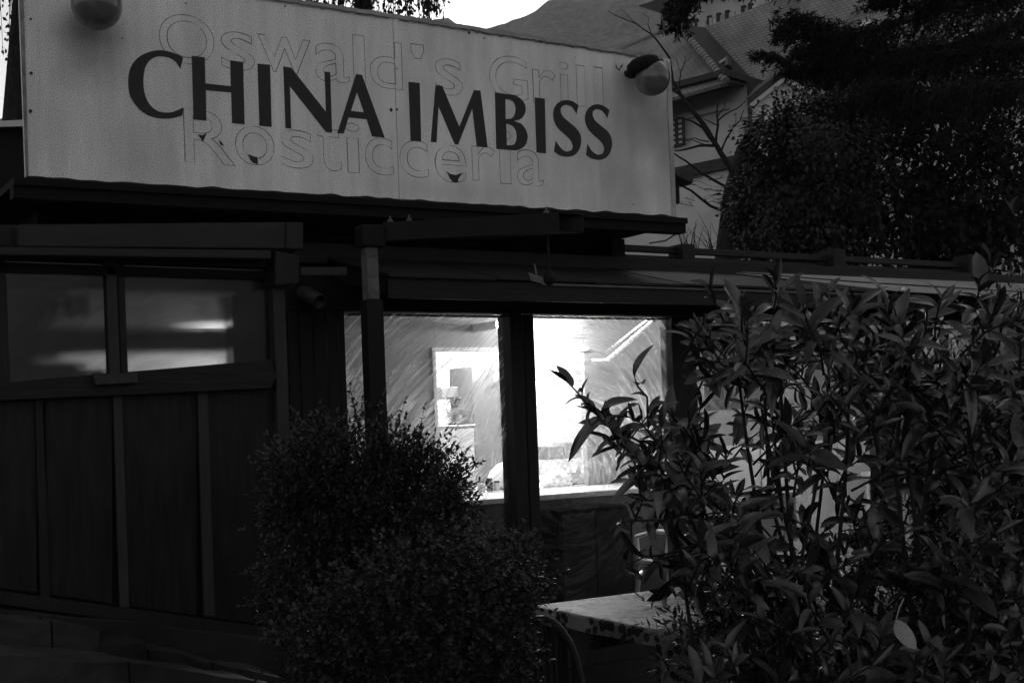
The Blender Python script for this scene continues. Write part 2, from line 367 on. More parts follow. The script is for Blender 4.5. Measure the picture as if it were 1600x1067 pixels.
# window posts
def upost(px0, px1, pxb0, pxb1, Y=YF, dep=.13, m=M_wood, name='window_post'):
    a, b = atY(px0, 490, Y), atY(px1, 490, Y)
    return obj(name, box(a.x, b.x, Y + .002, Y + dep, .1, HZ - .003, .005), m, kiosk)
upost(797, 816, 0, 0, YF - .03, .15); upost(818, 834, 0, 0, YF + .02, .10)
upost(1049, 1086, 0, 0, YF, .13)
for p in (1372, 1560):
    upost(p, p + 28, 0, 0)
SILL = .42
obj('sill_wall', box(atY(543, 600, YF).x, XR, YF + .01, YF + .11, .1, SILL, .004), M_panel, kiosk)
obj('floor_plinth', box(XL, XR, YF - .03, YF + .12, -.05, .1, .004), M_conc, kiosk)
# panes
MCX = atY(850, 600, YF).x - 3.5 - .35
G1 = glass_mat('streaked window glass', ctr=(MCX, 0, .65), haze=.95, base=.05, tint=.93, streak=(60, 30, 3.5), lo=.46, hi=.70, twist=1.3, zlo=1.12)
G3 = glass_mat('cleaner window glass', .12, .02, .85, (48, 30, 3), lo=.46, hi=.70, twist=1.3, zlo=1.12)
G2 = glass_mat('hazy plastic glazing', haze=.4, base=.06, tint=.85, streak=(5, 3, 1), lo=.35, hi=.75, twist=1, gloss=.35, frost=.8)
for a, b in ((543, 797), (834, 1049), (1086, 1372), (1400, 1560)):
    xa, xb = atY(a, 490, YF).x + .001, atY(b, 490, YF).x - .001
    w = obj('window', box(xa, xb, YF + .06, YF + .066, SILL + .002, HZ - .004), G1 if a < 1000 else G3, kiosk)
    fr = bmesh.new()
    for q in ((xa, xb, SILL + .002, SILL + .03), (xa, xb, HZ - .018, HZ - .005)):
        box(q[0], q[1], YF + .075, YF + .095, q[2], q[3], 0, fr)
    obj('glazing_bead', fr, M_batten, w)
# front steel post with its bare top, inside window 1 line of sight
YP = 5.55
pst = thing('awning_post', 'dark square steel post with a bare pale patch near its top carrying the bracket arm', 'post', (atY(593, 900, YP).x, YP, 0))
a, b = atY(578, 600, YP), atY(604, 600, YP)
zt = atY(592, 352, YP).z; zp0, zp1 = atY(592, 468, YP).z, atY(592, 386, YP).z
obj('post_shaft', box(a.x, b.x, YP, YP + .08, 0, zp0, .006), M_steel, pst)
obj('bare_section', box(a.x + .012, b.x - .016, YP + .006, YP + .074, zp0 + .001, zp1, .004), mat('scuffed pale paint', .13, .6, .5, 20, .2, dirt=.6), pst)
obj('post_head', box(a.x - .012, b.x + .02, YP - .012, YP + .092, zp1 + .001, zt, .006), M_steel, pst)
obj('base_plate', box(a.x - .06, b.x + .06, YP - .06, YP + .14, 0, .012), M_steel, pst)
# small hook on the post
obj('gate_hook', tube([atY(572, 634, YP - .01), atY(580, 636, YP - .012), atY(588, 635, YP - .012), atY(589, 638, YP + .002)], .004), M_steel, pst)
# bracket arm: hollow square tube with mitred open end
P0 = atY(603, 364, YP + .035); P1 = atD(893, 348, P0.dot(F) - .28 if False else (P0 - EYE).dot(F) - .22)
ax = (P1 - P0).normalized(); sx = ax.cross(Up).normalized(); up2 = sx.cross(ax)
h = .045; wl = .006
def arm():
    bm_ = bmesh.new(); R0, R1 = [], []
    for s, u_ in ((-1, -1), (1, -1), (1, 1), (-1, 1)):
        o0 = sx * s * h + up2 * u_ * h
        R0.append((bm_.verts.new(P0 + o0), bm_.verts.new(P0 + sx * s * (h - wl) + up2 * u_ * (h - wl))))
        ext = ax * (.05 * (-s))   # mitre: far side longer
        R1.append((bm_.verts.new(P1 + o0 + ext), bm_.verts.new(P1 + sx * s * (h - wl) + up2 * u_ * (h - wl) + ext)))
    for i in range(4):
        j = (i + 1) % 4
        bm_.faces.new((R0[i][0], R0[j][0], R1[j][0], R1[i][0])); bm_.faces.new((R0[j][1], R0[i][1], R1[i][1], R1[j][1]))
        bm_.faces.new((R1[i][0], R1[j][0], R1[j][1], R1[i][1])); bm_.faces.new((R0[j][0], R0[i][0], R0[i][1], R0[j][1]))
    bmesh.ops.recalc_face_normals(bm_, faces=bm_.faces)
    return bm_
obj('bracket_arm', arm(), M_steel, pst)
for t in (.025, .13, .87):
    q = P0.lerp(P1, t) + up2 * h
    obj('bolt', lathe([(.009, -.01), (.009, .006), (.014, .0061), (.014, .016), (.006, .0161), (.006, .035)], q, up2, 8), M_zinc, pst)
# hanging rod with clamp
q0 = P0.lerp(P1, .875) - up2 * (h + .002); q1 = Vector((q0.x, q0.y, atD(862, 428, (q0 - EYE).dot(F)).z))
hk = thing('hanging_clamp', 'thin rod hanging from the bracket arm with a small winged clamp at its end', 'clamp', q1)
obj('rod', tube([q0, q1], .006), M_steel, hk)
obj('clamp_body', ball(q1 + Vector((0, 0, -.02)), .03, 12, None, 1.2), M_steel, hk)
bmw = slab([q1 + Rt * -.015 + Up * -.02, q1 + Rt * -.10 + Up * .012, q1 + Rt * -.085 + Up * -.028, q1 + Rt * -.02 + Up * -.05], .008, F)
obj('wing', bmw, M_zinc, hk)
obj('wing_screw', tube([q1 + Rt * -.06 + Up * .0, q1 + Rt * -.068 + Up * .05], .005), M_zinc, hk)

# ---- sloping awning roof at the right, rails above
aw = thing('awning_roof', 'low sloping awning roof in pale weathered sheet above the laurel', 'awning', (4, 5.6, 2.3))
YA, YB = 5.6, 6.36; ZA, ZB = 2.33, 2.52
xa = atY(606, 440, YA).x
NS = 11
for k in range(NS):
    x0 = xa + (XR - xa) * k / NS + .0; x1 = xa + (XR - xa) * (k + 1) / NS - .004
    dz = .004 * (k % 2)
    obj('roof_sheet', hexa([(x0, YA - .02, ZA + dz), (x1, YA - .02, ZA + dz), (x1, YB, ZB + dz), (x0, YB, ZB + dz), (x0, YA - .02, ZA + .012 + dz), (x1, YA - .02, ZA + .012 + dz), (x1, YB, ZB + .012 + dz), (x0, YB, ZB + .012 + dz)]), M_roofsheet, aw)
pA = Vector((xa, YA, ZA)); nS = Vector((0, -(ZB - ZA), YB - YA)).normalized(); pA2 = pA + nS * .022
obj('pale_flashing', slab([onplane(x, y, pA2, nS) for x, y in ((862, 405), (1100, 414), (1350, 427), (1640, 443), (1640, 458), (1340, 440), (1050, 417))], .003, nS), M_tape, aw)
obj('pale_flashing', slab([onplane(x, y, pA2, nS) for x, y in ((1150, 427), (1340, 442.5), (1640, 460.5), (1640, 470), (1400, 455))], .003, nS), M_tape, aw)
obj('front_fascia', box(xa, XR, YA, YA + .03, ZA - .10, ZA - .003, .003), M_woodh, aw)
obj('edge_strip', box(xa + .9, XR, YA - .012, YA - .001, ZA - .018, ZA - .006), M_zinc, aw)
for k in range(9):
    x0 = xa + .05 + (XR - xa - .2) * k / 8
    obj('rafter', hexa([(x0, YA + .035, ZA - .09), (x0 + .06, YA + .035, ZA - .09), (x0 + .06, YB - .07, ZB - .13), (x0, YB - .07, ZB - .13), (x0, YA + .035, ZA - .006), (x0 + .06, YA + .035, ZA - .006), (x0 + .06, YB - .07, ZB - .03), (x0, YB - .07, ZB - .03)]), M_wood, aw)
YR = 6.9
rk = thing('roof_railing', 'long dark rails with square blocks lying along the flat roof behind the awning', 'railing', (4, YR, 2.6))
def rail(px0, px1, ya, yb, t, Y):
    a, b = atY(px0, ya, Y), atY(px1, yb, Y)
    z = (a.z + b.z) / 2
    obj('rail', box(a.x, b.x, Y, Y + .05, z - t, z + t, .004), M_fascia if False else mat('grey rail timber', .014, .55, .3, 9, .2, (.5, 5, 5)), rk)
rail(470, 1528, 377, 404, .022, YR); rail(470, 1528, 390, 417, .014, YR + .015); rail(470, 1528, 400, 426, .010, YR - .01)
for px, y0, y1 in ((463, 350, 388), (800, 370, 398), (1076, 381, 411), (1312, 389, 420), (1524, 398, 430)):
    obj('rail_block', pxbox(px - 9, px + 10, y0, y1, YR - .07, .16), M_woodh, rk)

# ---- booth on the left (panel wall, hazy windows)
booth = thing('serving_booth', 'dark panelled booth with hazy windows at the left under the grey gutter', 'booth', (1.6, YW, 0))
def px_x(px, Y): return atY(px, 600, Y).x
# corner post, centre post
obj('corner_post', box(px_x(428, YW), px_x(447, YW), YW - .03, YW + .06, .55, atY(437, 412, YW).z, .005), M_batten, booth)
obj('window_post', box(px_x(172, YW), px_x(189, YW), YW + .0, YW + .06, atY(180, 590, YW).z, atY(180, 402, YW).z, .004), M_batten, booth)
obj('window_post', box(px_x(191.5, YW), px_x(203, YW), YW + .02, YW + .07, atY(196, 590, YW).z, atY(196, 402, YW).z, .004), M_wood, booth)
obj('window_post', box(px_x(-60, YW), px_x(17, YW), YW + .01, YW + .07, atY(10, 605, YW).z, atY(10, 402, YW).z, .004), M_wood, booth)
for a, b in ((17, 172), (203, 428)):
    w = obj('window', box(px_x(a, YW) + .002, px_x(b, YW) - .002, YW + .03, YW + .036, atY((a + b) / 2, 612, YW).z, atY((a + b) / 2, 404, YW).z), G2, booth)
obj('head_board', sl(-60, 428, 398, 404, 407, 416, YW - .015, .09, 'head_board', M_wood, booth).data.copy() if False else pxbox(-60, 428, 386, 410, YW - .02, .09), M_wood, booth)
sl(-60, 424, 385, 391, 397, 404, YW - .14, .12, 'gutter', M_fascia, booth)
sl(28, 446, 351, 347, 385, 388, YW - .10, .1, 'fascia_box', M_fascia, booth)
sl(447, 474, 347, 347, 388, 389, YW - .11, .11, 'fascia_end', M_fascia, booth)
sl(-70, 27, 352, 351, 385, 385, YW - .03, .1, 'fascia_box', M_wood, booth)
sl(430, 468, 392, 399, 446, 442, YW - .12, .16, 'beam_end', M_wood, booth)
sl(469, 543, 417, 417, 430, 430, YW - .06, .04, 'trim_strip', M_batten, booth)
obj('roof_deck', box(atY(-90, 400, YW).x, px_x(474, YW), YW + .0, YF - .025, 2.32, 2.36), M_black, booth)
# inclined handrail board with pointed end
a, b, c, d, e = atY(-60, 603, YW - .05), atY(423, 562, YW - .05), atY(433, 587, YW - .05), atY(424, 606, YW - .05), atY(-60, 628, YW - .05)
obj('sloping_rail', slab([a, b, c, d, e], .05, (0, 1, 0)), M_woodh, booth)
tag_o = obj('rest_board', slab([atY(146, 584, YW - .09), atY(214, 582, YW - .09), atY(216, 597, YW - .09), atY(150, 601, YW - .09)], .035, (0, 1, 0)), M_batten, booth)
# panels between battens
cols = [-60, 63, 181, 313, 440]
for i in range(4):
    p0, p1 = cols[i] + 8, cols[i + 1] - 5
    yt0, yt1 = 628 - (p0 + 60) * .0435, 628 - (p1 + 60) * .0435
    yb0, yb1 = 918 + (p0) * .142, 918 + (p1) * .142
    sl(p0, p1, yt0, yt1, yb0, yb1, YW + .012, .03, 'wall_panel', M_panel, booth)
for i, (p0, p1, yb) in enumerate(((55, 66, 935), (177, 190, 948), (309, 324, 962))):
    pb = p0 + (9 if i == 0 else 11)
    a, b = atY(p0, 618 - i * 5, YW - .01), atY(p1, 617 - i * 5, YW - .01); c, d = atY(p1 + 12, yb, YW - .01), atY(pb, yb, YW - .01)
    obj('batten', slab([a, b, c, d], .02, (0, 1, 0)), M_batten if i else M_wood, booth)
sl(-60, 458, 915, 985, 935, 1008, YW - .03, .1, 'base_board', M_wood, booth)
obj('backing_wall', box(atY(-90, 600, YW).x, px_x(428, YW), YW + .045, YW + .06, .5, atY(0, 606, YW).z - .03), M_black, booth)
obj('side_wall', box(px_x(428, YW), px_x(447, YW) , YW + .063, YF - .002, .1, 2.3), M_wood, booth)
xl_ = px_x(-62, YW)
obj('side_wall', box(min(xl_ - .06, XL - .14), xl_ - .002, YW + .0, YF - .002, 0, 2.318), M_wood, booth)
# interior of the booth: shelf, rear arch panel, white box
sh = thing('booth_shelf', 'pale shelf inside the booth seen through the hazy windows', 'shelf', (1.7, 6.6, 1.0))
zs = atY(200, 596, 6.6).z
obj('shelf_top', box(atY(-60, 590, 6.6).x, atY(430, 590, 6.6).x, 6.58, 7.1, zs - .03, zs, .004), M_intwall, sh)
obj('shelf_front', box(atY(-60, 590, 6.6).x, atY(430, 590, 6.6).x, 6.6, 6.62, .12, zs - .031), M_dark, sh)
for k in (0, 1): obj('bracket', box(1.2 + k * 1.2, 1.24 + k * 1.2, 6.63, 7.0, zs - .2, zs - .031), M_dark, sh)
tag(obj('carton', pxbox(64, 136, 566, 594, 6.75, .25), M_white), 'white carton lying on the shelf behind the left booth window', 'carton')
tag(obj('paper_pile', pxbox(144, 176, 576, 592, 6.8, .2, .002), M_white), 'small pale stack of paper beside the white carton on the booth shelf', 'paper')
pt = thing('booth_backboard', 'dark inner partition with a pale arched panel glowing behind the hazy booth windows', 'panel', (2, 7.4, 0))
arch = [(75, 512), (100, 470), (118, 440), (150, 425), (230, 418), (310, 432), (340, 460), (352, 512)]
M_arch = mat('pale translucent panel', .6, .6, .35, 2.6, .05, trans=.7)
obj('arch_board', slab([atY(x, y, 7.4) for x, y in [(70, 512), (95, 460), (115, 430), (150, 415), (230, 408), (320, 425), (350, 455), (358, 512)]], .008, (0, 1, 0)), M_arch, pt)
M_part = mat('thin dark partition sheet', .16, .7, .4, 3, .05, trans=.75)
obj('partition', slab([atY(x, y, 7.38) for x, y in [(-120, 372), (440, 372), (440, 513), (352, 513)] + arch[::-1][1:] + [(75, 513), (-120, 513)]], .018, (0, 1, 0)), M_part, pt)
obj('lower_panel', pxbox(-120, 400, 511, 552, 7.36, .015), M_part, pt)
obj('partition_post', box(atY(-40, 500, 7.45).x, atY(-40, 500, 7.45).x + .06, 7.45, 7.5, .12, 2.3), M_panel, pt)
obj('partition_post', box(atY(425, 500, 7.45).x, atY(425, 500, 7.45).x + .06, 7.45, 7.5, .12, 2.3), M_panel, pt)
tag(obj('monitor', pxbox(102, 140, 462, 496, 7.3, .05), M_dark), 'dark square monitor in front of the arched panel in the booth', 'monitor')

# pipe lamp under the beam
pc = atY(484, 462, YF - .12)
sp = thing('security_spotlight', 'short grey spotlight tube under the beam beside the corner post', 'spotlight', pc)
dirv = Vector((.25, -.85, -.45)).normalized()
obj('lamp_tube', lathe([(.0, -.07), (.036, -.07), (.04, -.05), (.042, .09), (.036, .09), (.034, .03), (0.0, .028)], pc, dirv, 20), M_steel if False else mat('grey lamp housing', .05, .4, .2, 9, .05), sp, smooth=True)
obj('lamp_arm', tube([pc - dirv * .03, pc + Vector((-.01, .05, .05)), pc + Vector((-.01, .10, .09))], .012), M_steel, sp)

# ================================================================ SIGN
YS = 6.0
sign = thing('sign_board', 'large weathered white signboard reading CHINA IMBISS over faint older lettering', 'sign', (3, YS, 2.8))
def sign_mat():
    m = mat('weathered white sign paint', .8, .55, .17, 1.6, .05, (3, 3, .8), fine=.6)
    t = m.node_tree; N = t.nodes; L = t.links; b = N['Principled BSDF']
    src = b.inputs['Base Color'].links[0].from_socket
    geo = N.new('ShaderNodeNewGeometry')
    def blob(c, sx_, sz_, amt, prev):
        mp = N.new('ShaderNodeMapping'); mp.vector_type = 'TEXTURE'; mp.inputs['Location'].default_value = c; mp.inputs['Scale'].default_value = (sx_, 1, sz_)
        L.new(geo.outputs['Position'], mp.inputs[0])
        ln = N.new('ShaderNodeVectorMath'); ln.operation = 'LENGTH'; L.new(mp.outputs[0], ln.inputs[0])
        nz = N.new('ShaderNodeTexNoise'); nz.inputs['Scale'].default_value = 7; L.new(geo.outputs['Position'], nz.inputs[0])
        ad = N.new('ShaderNodeMath'); ad.operation = 'MULTIPLY_ADD'; L.new(nz.outputs[0], ad.inputs[0]); ad.inputs[1].default_value = .5; L.new(ln.outputs['Value'], ad.inputs[2])
        mr = N.new('ShaderNodeMapRange'); mr.interpolation_type = 'SMOOTHSTEP'; L.new(ad.outputs[0], mr.inputs[0])
        mr.inputs['From Min'].default_value = .2; mr.inputs['From Max'].default_value = 1.35; mr.inputs['To Min'].default_value = 1 - amt; mr.inputs['To Max'].default_value = 1
        mu = N.new('ShaderNodeMath'); mu.operation = 'MULTIPLY'; L.new(mr.outputs[0], mu.inputs[0]); L.new(prev, mu.inputs[1]); return mu.outputs[0]
    # vertical rain streaks
    mp = N.new('ShaderNodeMapping'); mp.inputs['Scale'].default_value = (14, 1, .9); L.new(geo.outputs['Position'], mp.inputs[0])
    n = N.new('ShaderNodeTexNoise'); n.inputs['Scale'].default_value = 1; n.inputs['Detail'].default_value = 6; L.new(mp.outputs[0], n.inputs[0])
    mr = N.new('ShaderNodeMapRange'); L.new(n.outputs[0], mr.inputs[0]); mr.inputs['From Min'].default_value = .3; mr.inputs['From Max'].default_value = .7; mr.inputs['To Min'].default_value = .90; mr.inputs['To Max'].default_value = 1.06
    mu = N.new('ShaderNodeMath'); mu.operation = 'MULTIPLY'; L.new(mr.outputs[0], mu.inputs[0]); L.new(src, mu.inputs[1]); cur = mu.outputs[0]
    for (px, py, a_, b_, am) in ((130, 75, .22, .25, .5), (140, 40, .12, .1, .4), (1010, 195, .36, .28, .42), (980, 300, .3, .3, .2), (220, 240, .3, .2, .12), (700, 300, .8, .10, .15), (1040, 250, .14, .5, .25), (1000, 230, 1.1, .6, .2), (170, 200, .9, .5, .12)):
        c = atY(px, py, YS); cur = blob(c, a_, b_, am, cur)
    L.new(cur, b.inputs['Base Color'])
    return m
M_sign = sign_mat()
def jag(p, q, n, amp, seed):
    out = []
    for i in range(n):
        t = i / (n - 1); v_ = p.lerp(q, t); out.append(v_ + Vector((0, 0, noise.noise(Vector((i * (.9 if n < 100 else .23), seed, 0))) * amp)))
    return out
def signpoly(pxa, pya_top, pya_bot, pxb, pyb_top, pyb_bot, seed):
    tl, tr = atY(pxa, pya_top, YS), atY(pxb, pyb_top, YS); bl, br = atY(pxa + .037 * (pya_bot - pya_top) * 0, pya_bot, YS), atY(pxb, pyb_bot, YS)
    return jag(tl, tr, 24, .006, seed), jag(bl, br, 24, .010, seed + 9)
def plate(top, bot, th, name, m):
    bm_ = slab(top + bot[::-1], th, (0, 1, 0)); return obj(name, bm_, m, sign)
# corner points measured on the photo; verticals lean with the camera roll
TL = atY(31, -62, YS); BL = atY(40, 277, YS); T1 = atY(613.5, 26, YS); B1 = atY(624, 311, YS); TR = atY(1047, 93, YS); BR = atY(1056, 339, YS)
T1.x = B1.x = (T1.x + B1.x) / 2; TL.x = BL.x; TR.x = BR.x
plate(jag(TL, T1 - Vector((.002, 0, 0)), 30, .006, 1), jag(BL, B1 - Vector((.002, 0, 0)), 40, .009, 11), .02, 'left_panel', M_sign)
plate(jag(T1 + Vector((.002, 0, 0)), TR, 30, .007, 2), jag(B1 + Vector((.002, 0, 0)), BR, 40, .009, 12), .02, 'right_panel', M_sign)
# body of the sign box
bx = slab([BL + Vector((.01, 0, .02)), BR + Vector((-.01, 0, .02)), TR + Vector((-.01, 0, -.02)), TL + Vector((.01, 0, -.02))], .04, (0, 1, 0))
bmesh.ops.translate(bx, verts=bx.verts, vec=(0, .022, 0)); obj('sign_box', bx, M_black, sign)
for k in range(5):
    x_ = BL.x + .3 + (BR.x - BL.x - .6) * k / 4; obj('back_brace', tube([(x_, YS + .07, BR.z), (x_, YS + .07, BR.z + .9)], .03, 6), M_black, sign); obj('back_brace', tube([(x_, YS + .09, BR.z + .8), (x_, YS + .7, BR.z - .02)], .022, 6), M_black, sign)
# folded pale edge strips along the top, rusty chips
def strip(pts, w, name, m, Y=YS - .004, th=.003):
    a = [p + Vector((0, Y - YS, 0)) for p in pts]; b_ = [p - Vector((0, 0, w * (.7 + .5 * noise.noise(Vector((i, 5, w * 99)))))) for i, p in enumerate(a)]
    return obj(name, slab(a + b_[::-1], th, (0, -1, 0)), m, sign)
strip(jag(TL + Vector((0, 0, .012)), T1 + Vector((0, 0, .012)), 60, .008, 3), .03, 'edge_strip', M_tape)
strip(jag(T1 + Vector((.004, 0, .012)), TR + Vector((-.06, 0, .012)), 60, .010, 4), .032, 'edge_strip', M_tape)
for t0, t1, A, B, w in ((.56, .985, TL, T1, .006), (.02, .5, T1, TR, .007), (.5, .97, T1, TR, .009)):
    pts = jag(A.lerp(B, t0), A.lerp(B, t1), 50, .012, t0 * 7)
    strip([p - Vector((0, 0, .012)) for p in pts], w, 'rust_line', M_rust, YS - .008)
# rusty lower lip
pts = jag(BL, BR, 160, .016, 21); strip([p + Vector((0, 0, .004)) for p in pts], .03, 'rust_line', mat('dark rotten edge', .025, .9, .5, 20, .4), YS - .002, .004)
# side rust at left edge, corner plate right
strip2 = slab([TL + Vector((0, -.003, 0)), TL + Vector((.02, -.003, 0)), BL + Vector((.012, -.003, 0)), BL + Vector((0, -.003, 0))], .003, (0, -1, 0)); obj('side_trim', strip2, mat('stained trim', .3, .6, .5, 9, .1, dirt=.6), sign)
strip2 = slab([TR + Vector((-.035, -.003, -.01)), TR + Vector((0, -.003, -.03)), BR + Vector((0, -.003, 0)), BR + Vector((-.03, -.003, .0))], .003, (0, -1, 0)); obj('side_trim', strip2, mat('pale side trim', .5, .6, .25, 9, .1, dirt=.3), sign)
# rust spots and nails
for px, py, r in ((48, 30, .006), (49, 115, .009), (48, 174, .008), (611, 172, .009), (620, 172, .007), (291, 6, .004), (191, 60, .004), (560, 22, .005), (733, 52, .009), (757, 60, .006), (845, 66, .008), (1050, 218, .010), (1051, 262, .007), (1046, 160, .006), (620, 108, .004), (899, 89, .003), (445, 10, .005), (989, 320, .004)):
    p = atY(px, py, YS - .0005)
    pp = [p + Vector((math.cos(k * .7854) * r * random.uniform(.6, 1.3), 0, math.sin(k * .7854) * r * random.uniform(.6, 1.4))) for k in range(8)]
    obj('rust_spot', slab(pp, .0015, (0, -1, 0)), mat('rust stain', .05, .9, .5, 30, 0), sign)

LET = [
 ('C', 190, 70, [[(640,135),(600,113),(560,95),(480,70),(390,60),(300,75),(220,105),(150,155),(105,215),(78,290),(68,370),(72,460),(90,540),(130,610),(190,680),(260,730),(350,762),(450,772),(540,765),(630,740),(645,655),(590,680),(520,705),(440,708),(370,690),(310,645),(265,580),(235,490),(226,390),(232,300),(250,230),(285,175),(335,138),(400,125),(470,132),(530,155),(575,195),(612,255)]]),
 ('H', 190, 70, [[(730,118),(865,135),(872,405),(1137,435),(1132,165),(1265,185),(1280,832),(1150,818),(1140,500),(877,475),(882,795),(748,780)]]),
 ('I', 190, 70, [[(1415,200),(1545,212),(1562,858),(1435,845)]]),
 ('N', 390, 80, [[(350,162),(432,175),(795,635),(780,215),(838,225),(858,852),(795,845),(418,368),(432,810),(373,803)]]),
 ('A', 390, 80, [[(1108,240),(1170,252),(1407,905),(1275,890),(1218,712),(1030,692),(980,860),(912,858)],[(1117,430),(1190,640),(1055,625)]]),
 ('I', 620, 110, [[(120,122),(237,135),(253,745),(143,735)]]),
 ('M', 620, 110, [[(402,158),(472,165),(650,590),(803,208),(870,215),(945,805),(832,795),(785,400),(637,777),(603,772),(433,378),(413,752),(353,747)]]),
 ('B', 620, 110, [[(1020,232),(1200,258),(1265,280),(1310,320),(1338,370),(1340,430),(1318,480),(1280,515),(1220,530),(1290,555),(1335,605),(1360,670),(1358,730),(1335,785),(1290,820),(1230,835),(1036,820)],[(1130,298),(1180,305),(1215,335),(1235,385),(1232,440),(1215,485),(1180,508),(1132,510)],[(1138,555),(1185,570),(1225,605),(1245,660),(1245,720),(1228,765),(1195,782),(1145,782)]]),
 ('I', 620, 110, [[(1435,285),(1540,298),(1553,867),(1455,857)]]),
 ('S', 760, 120, [[(958,300),(910,265),(860,248),(800,248),(750,270),(715,310),(695,370),(697,430),(715,490),(750,545),(800,590),(850,635),(885,680),(900,730),(885,765),(850,780),(810,775),(770,740),(740,700),(722,665),(703,780),(750,815),(810,833),(870,833),(920,815),(960,770),(983,705),(985,640),(970,590),(935,540),(880,490),(830,450),(790,410),(772,360),(778,325),(800,303),(835,297),(875,308),(905,335),(938,390)]]),
 ('S', 760, 120, [[(1280,350),(1235,315),(1180,292),(1125,292),(1075,318),(1042,360),(1025,420),(1030,480),(1055,540),(1095,590),(1145,635),(1195,680),(1222,730),(1225,770),(1205,805),(1165,815),(1125,800),(1090,765),(1065,725),(1050,700),(1037,815),(1080,848),(1140,865),(1200,865),(1255,835),(1290,785),(1308,710),(1300,640),(1270,580),(1220,535),(1165,490),(1125,450),(1105,400),(1108,365),(1130,345),(1160,340),(1195,352),(1230,385),(1258,435)]]),
]
for ch, ox, oy, sps in LET:
    S2 = []
    for sp_ in sps:
        pts = [atY(ox + x / 6.6667, oy + y / 6.6667, YS) for x, y in sp_]
        if ch in 'CSB':
            # round off the curve, keeping sharp corners
            out = []
            for i in range(len(pts)):
                a, b, c, d = pts[i - 1], pts[i], pts[(i + 1) % len(pts)], pts[(i + 2) % len(pts)]
                out.append(b)
                if (b - a).angle(c - b) < R(38) and (c - b).angle(d - c) < R(38):
                    out.append((b * 9 + c * 9 - a - d) / 16)
            pts = out
        S2.append([(p.x, p.z) for p in pts])
    me = flat_curve('letter', S2, lambda v_: Vector((v_.x, YS - .0012 + v_.z, v_.y)), .0008)
    obj('letter', me, M_paint, sign)

GHOST = [('O', 249, 334, 24, 100), ('s', 346, 397, 51, 110), ('w', 404, 485, 59, 114), ('a', 493, 545, 69, 128), ('l', 552, 570, 56, 130), ('d', 578, 628, 65, 138), ("'", 642, 662, 70, 92), ('s', 680, 722, 93, 149), ('G', 765, 824, 88, 157), ('r', 833, 868, 110, 162), ('i', 875, 888, 98, 163), ('l', 901, 914, 103, 166), ('l', 928, 942, 106, 170),
         ('R', 288, 366, 174, 256), ('o', 368, 428, 198, 258), ('s', 439, 489, 204, 263), ('t', 497, 532, 190, 267), ('i', 541, 562, 193, 270), ('c', 571, 614, 216, 273), ('c', 625, 669, 220, 277), ('e', 680, 728, 228, 285), ('r', 738, 773, 229, 283), ('i', 779, 799, 205, 287), ('a', 808, 848, 235, 290)]
for ch, p0, p1, y0, y1 in GHOST:
    cu = bpy.data.curves.new('letter', 'FONT'); cu.body = ch; cu.fill_mode = 'NONE' if False else 'BOTH'; cu.size = 1; cu.offset = .035 if ch not in "'" else .02
    cu.fill_mode = 'NONE'; cu.resolution_u = 10
    to = bpy.data.objects.new('tmp', cu); me = bpy.data.meshes.new_from_object(to); bpy.data.objects.remove(to); bpy.data.curves.remove(cu)
    cs = [v_.co.copy() for v_ in me.vertices]; x0 = min(c.x for c in cs); x1 = max(c.x for c in cs); z0 = min(c.y for c in cs); z1 = max(c.y for c in cs)
    pm = (p0 + p1) / 2; X0, X1 = atY(p0, (y0 + y1) / 2, YS).x, atY(p1, (y0 + y1) / 2, YS).x; Z0, Z1 = atY(pm, y1, YS).z, atY(pm, y0, YS).z
    bmg = bmesh.new()
    for e in me.edges:
        a, b = [cs[i] for i in e.vertices]
        P = [Vector((X0 + (q.x - x0) / (x1 - x0) * (X1 - X0), YS - .0006, Z0 + (q.y - z0) / (z1 - z0) * (Z1 - Z0))) for q in (a, b)]
        d = P[1] - P[0]
        if d.length < 1e-6: continue
        # worn: the grime line comes and goes
        wv = noise.noise(P[0] * 14) * .5 + .5
        wd = .0012 + .0034 * max(0, wv - .5) if wv > .33 else .0003
        nn = Vector((-d.z, 0, d.x)).normalized() * wd; dd = d.normalized() * .0006
        vv = [bmg.verts.new(q) for q in (P[0] - nn - dd, P[1] - nn + dd, P[1] + nn + dd, P[0] + nn - dd)]; bmg.faces.new(vv)
    r = bmesh.ops.extrude_face_region(bmg, geom=list(bmg.faces)); bmesh.ops.translate(bmg, verts=[q for q in r['geom'] if isinstance(q, bmesh.types.BMVert)], vec=(0, .0005, 0))
    bpy.data.meshes.remove(me)
    obj('old_letter', bmg, M_ghost, sign, label='faint outline of a removed older letter')
for poly in ([(309, 210), (316, 212), (323, 208), (317, 222)], [(388, 241), (394, 244), (402, 246), (403, 257), (396, 255), (391, 250)], [(698, 268), (703, 272), (712, 274), (722, 270), (716, 280), (716, 285), (708, 285), (703, 279)], [(342, 219), (346, 222), (350, 229), (344, 226)], [(962, 99), (964, 106), (967, 109), (972, 105), (973, 98), (968, 111), (962, 106)]):
    obj('torn_patch', slab([atY(x, y, YS - .001) for x, y in poly], .0012, (0, -1, 0)), M_paint, sign)
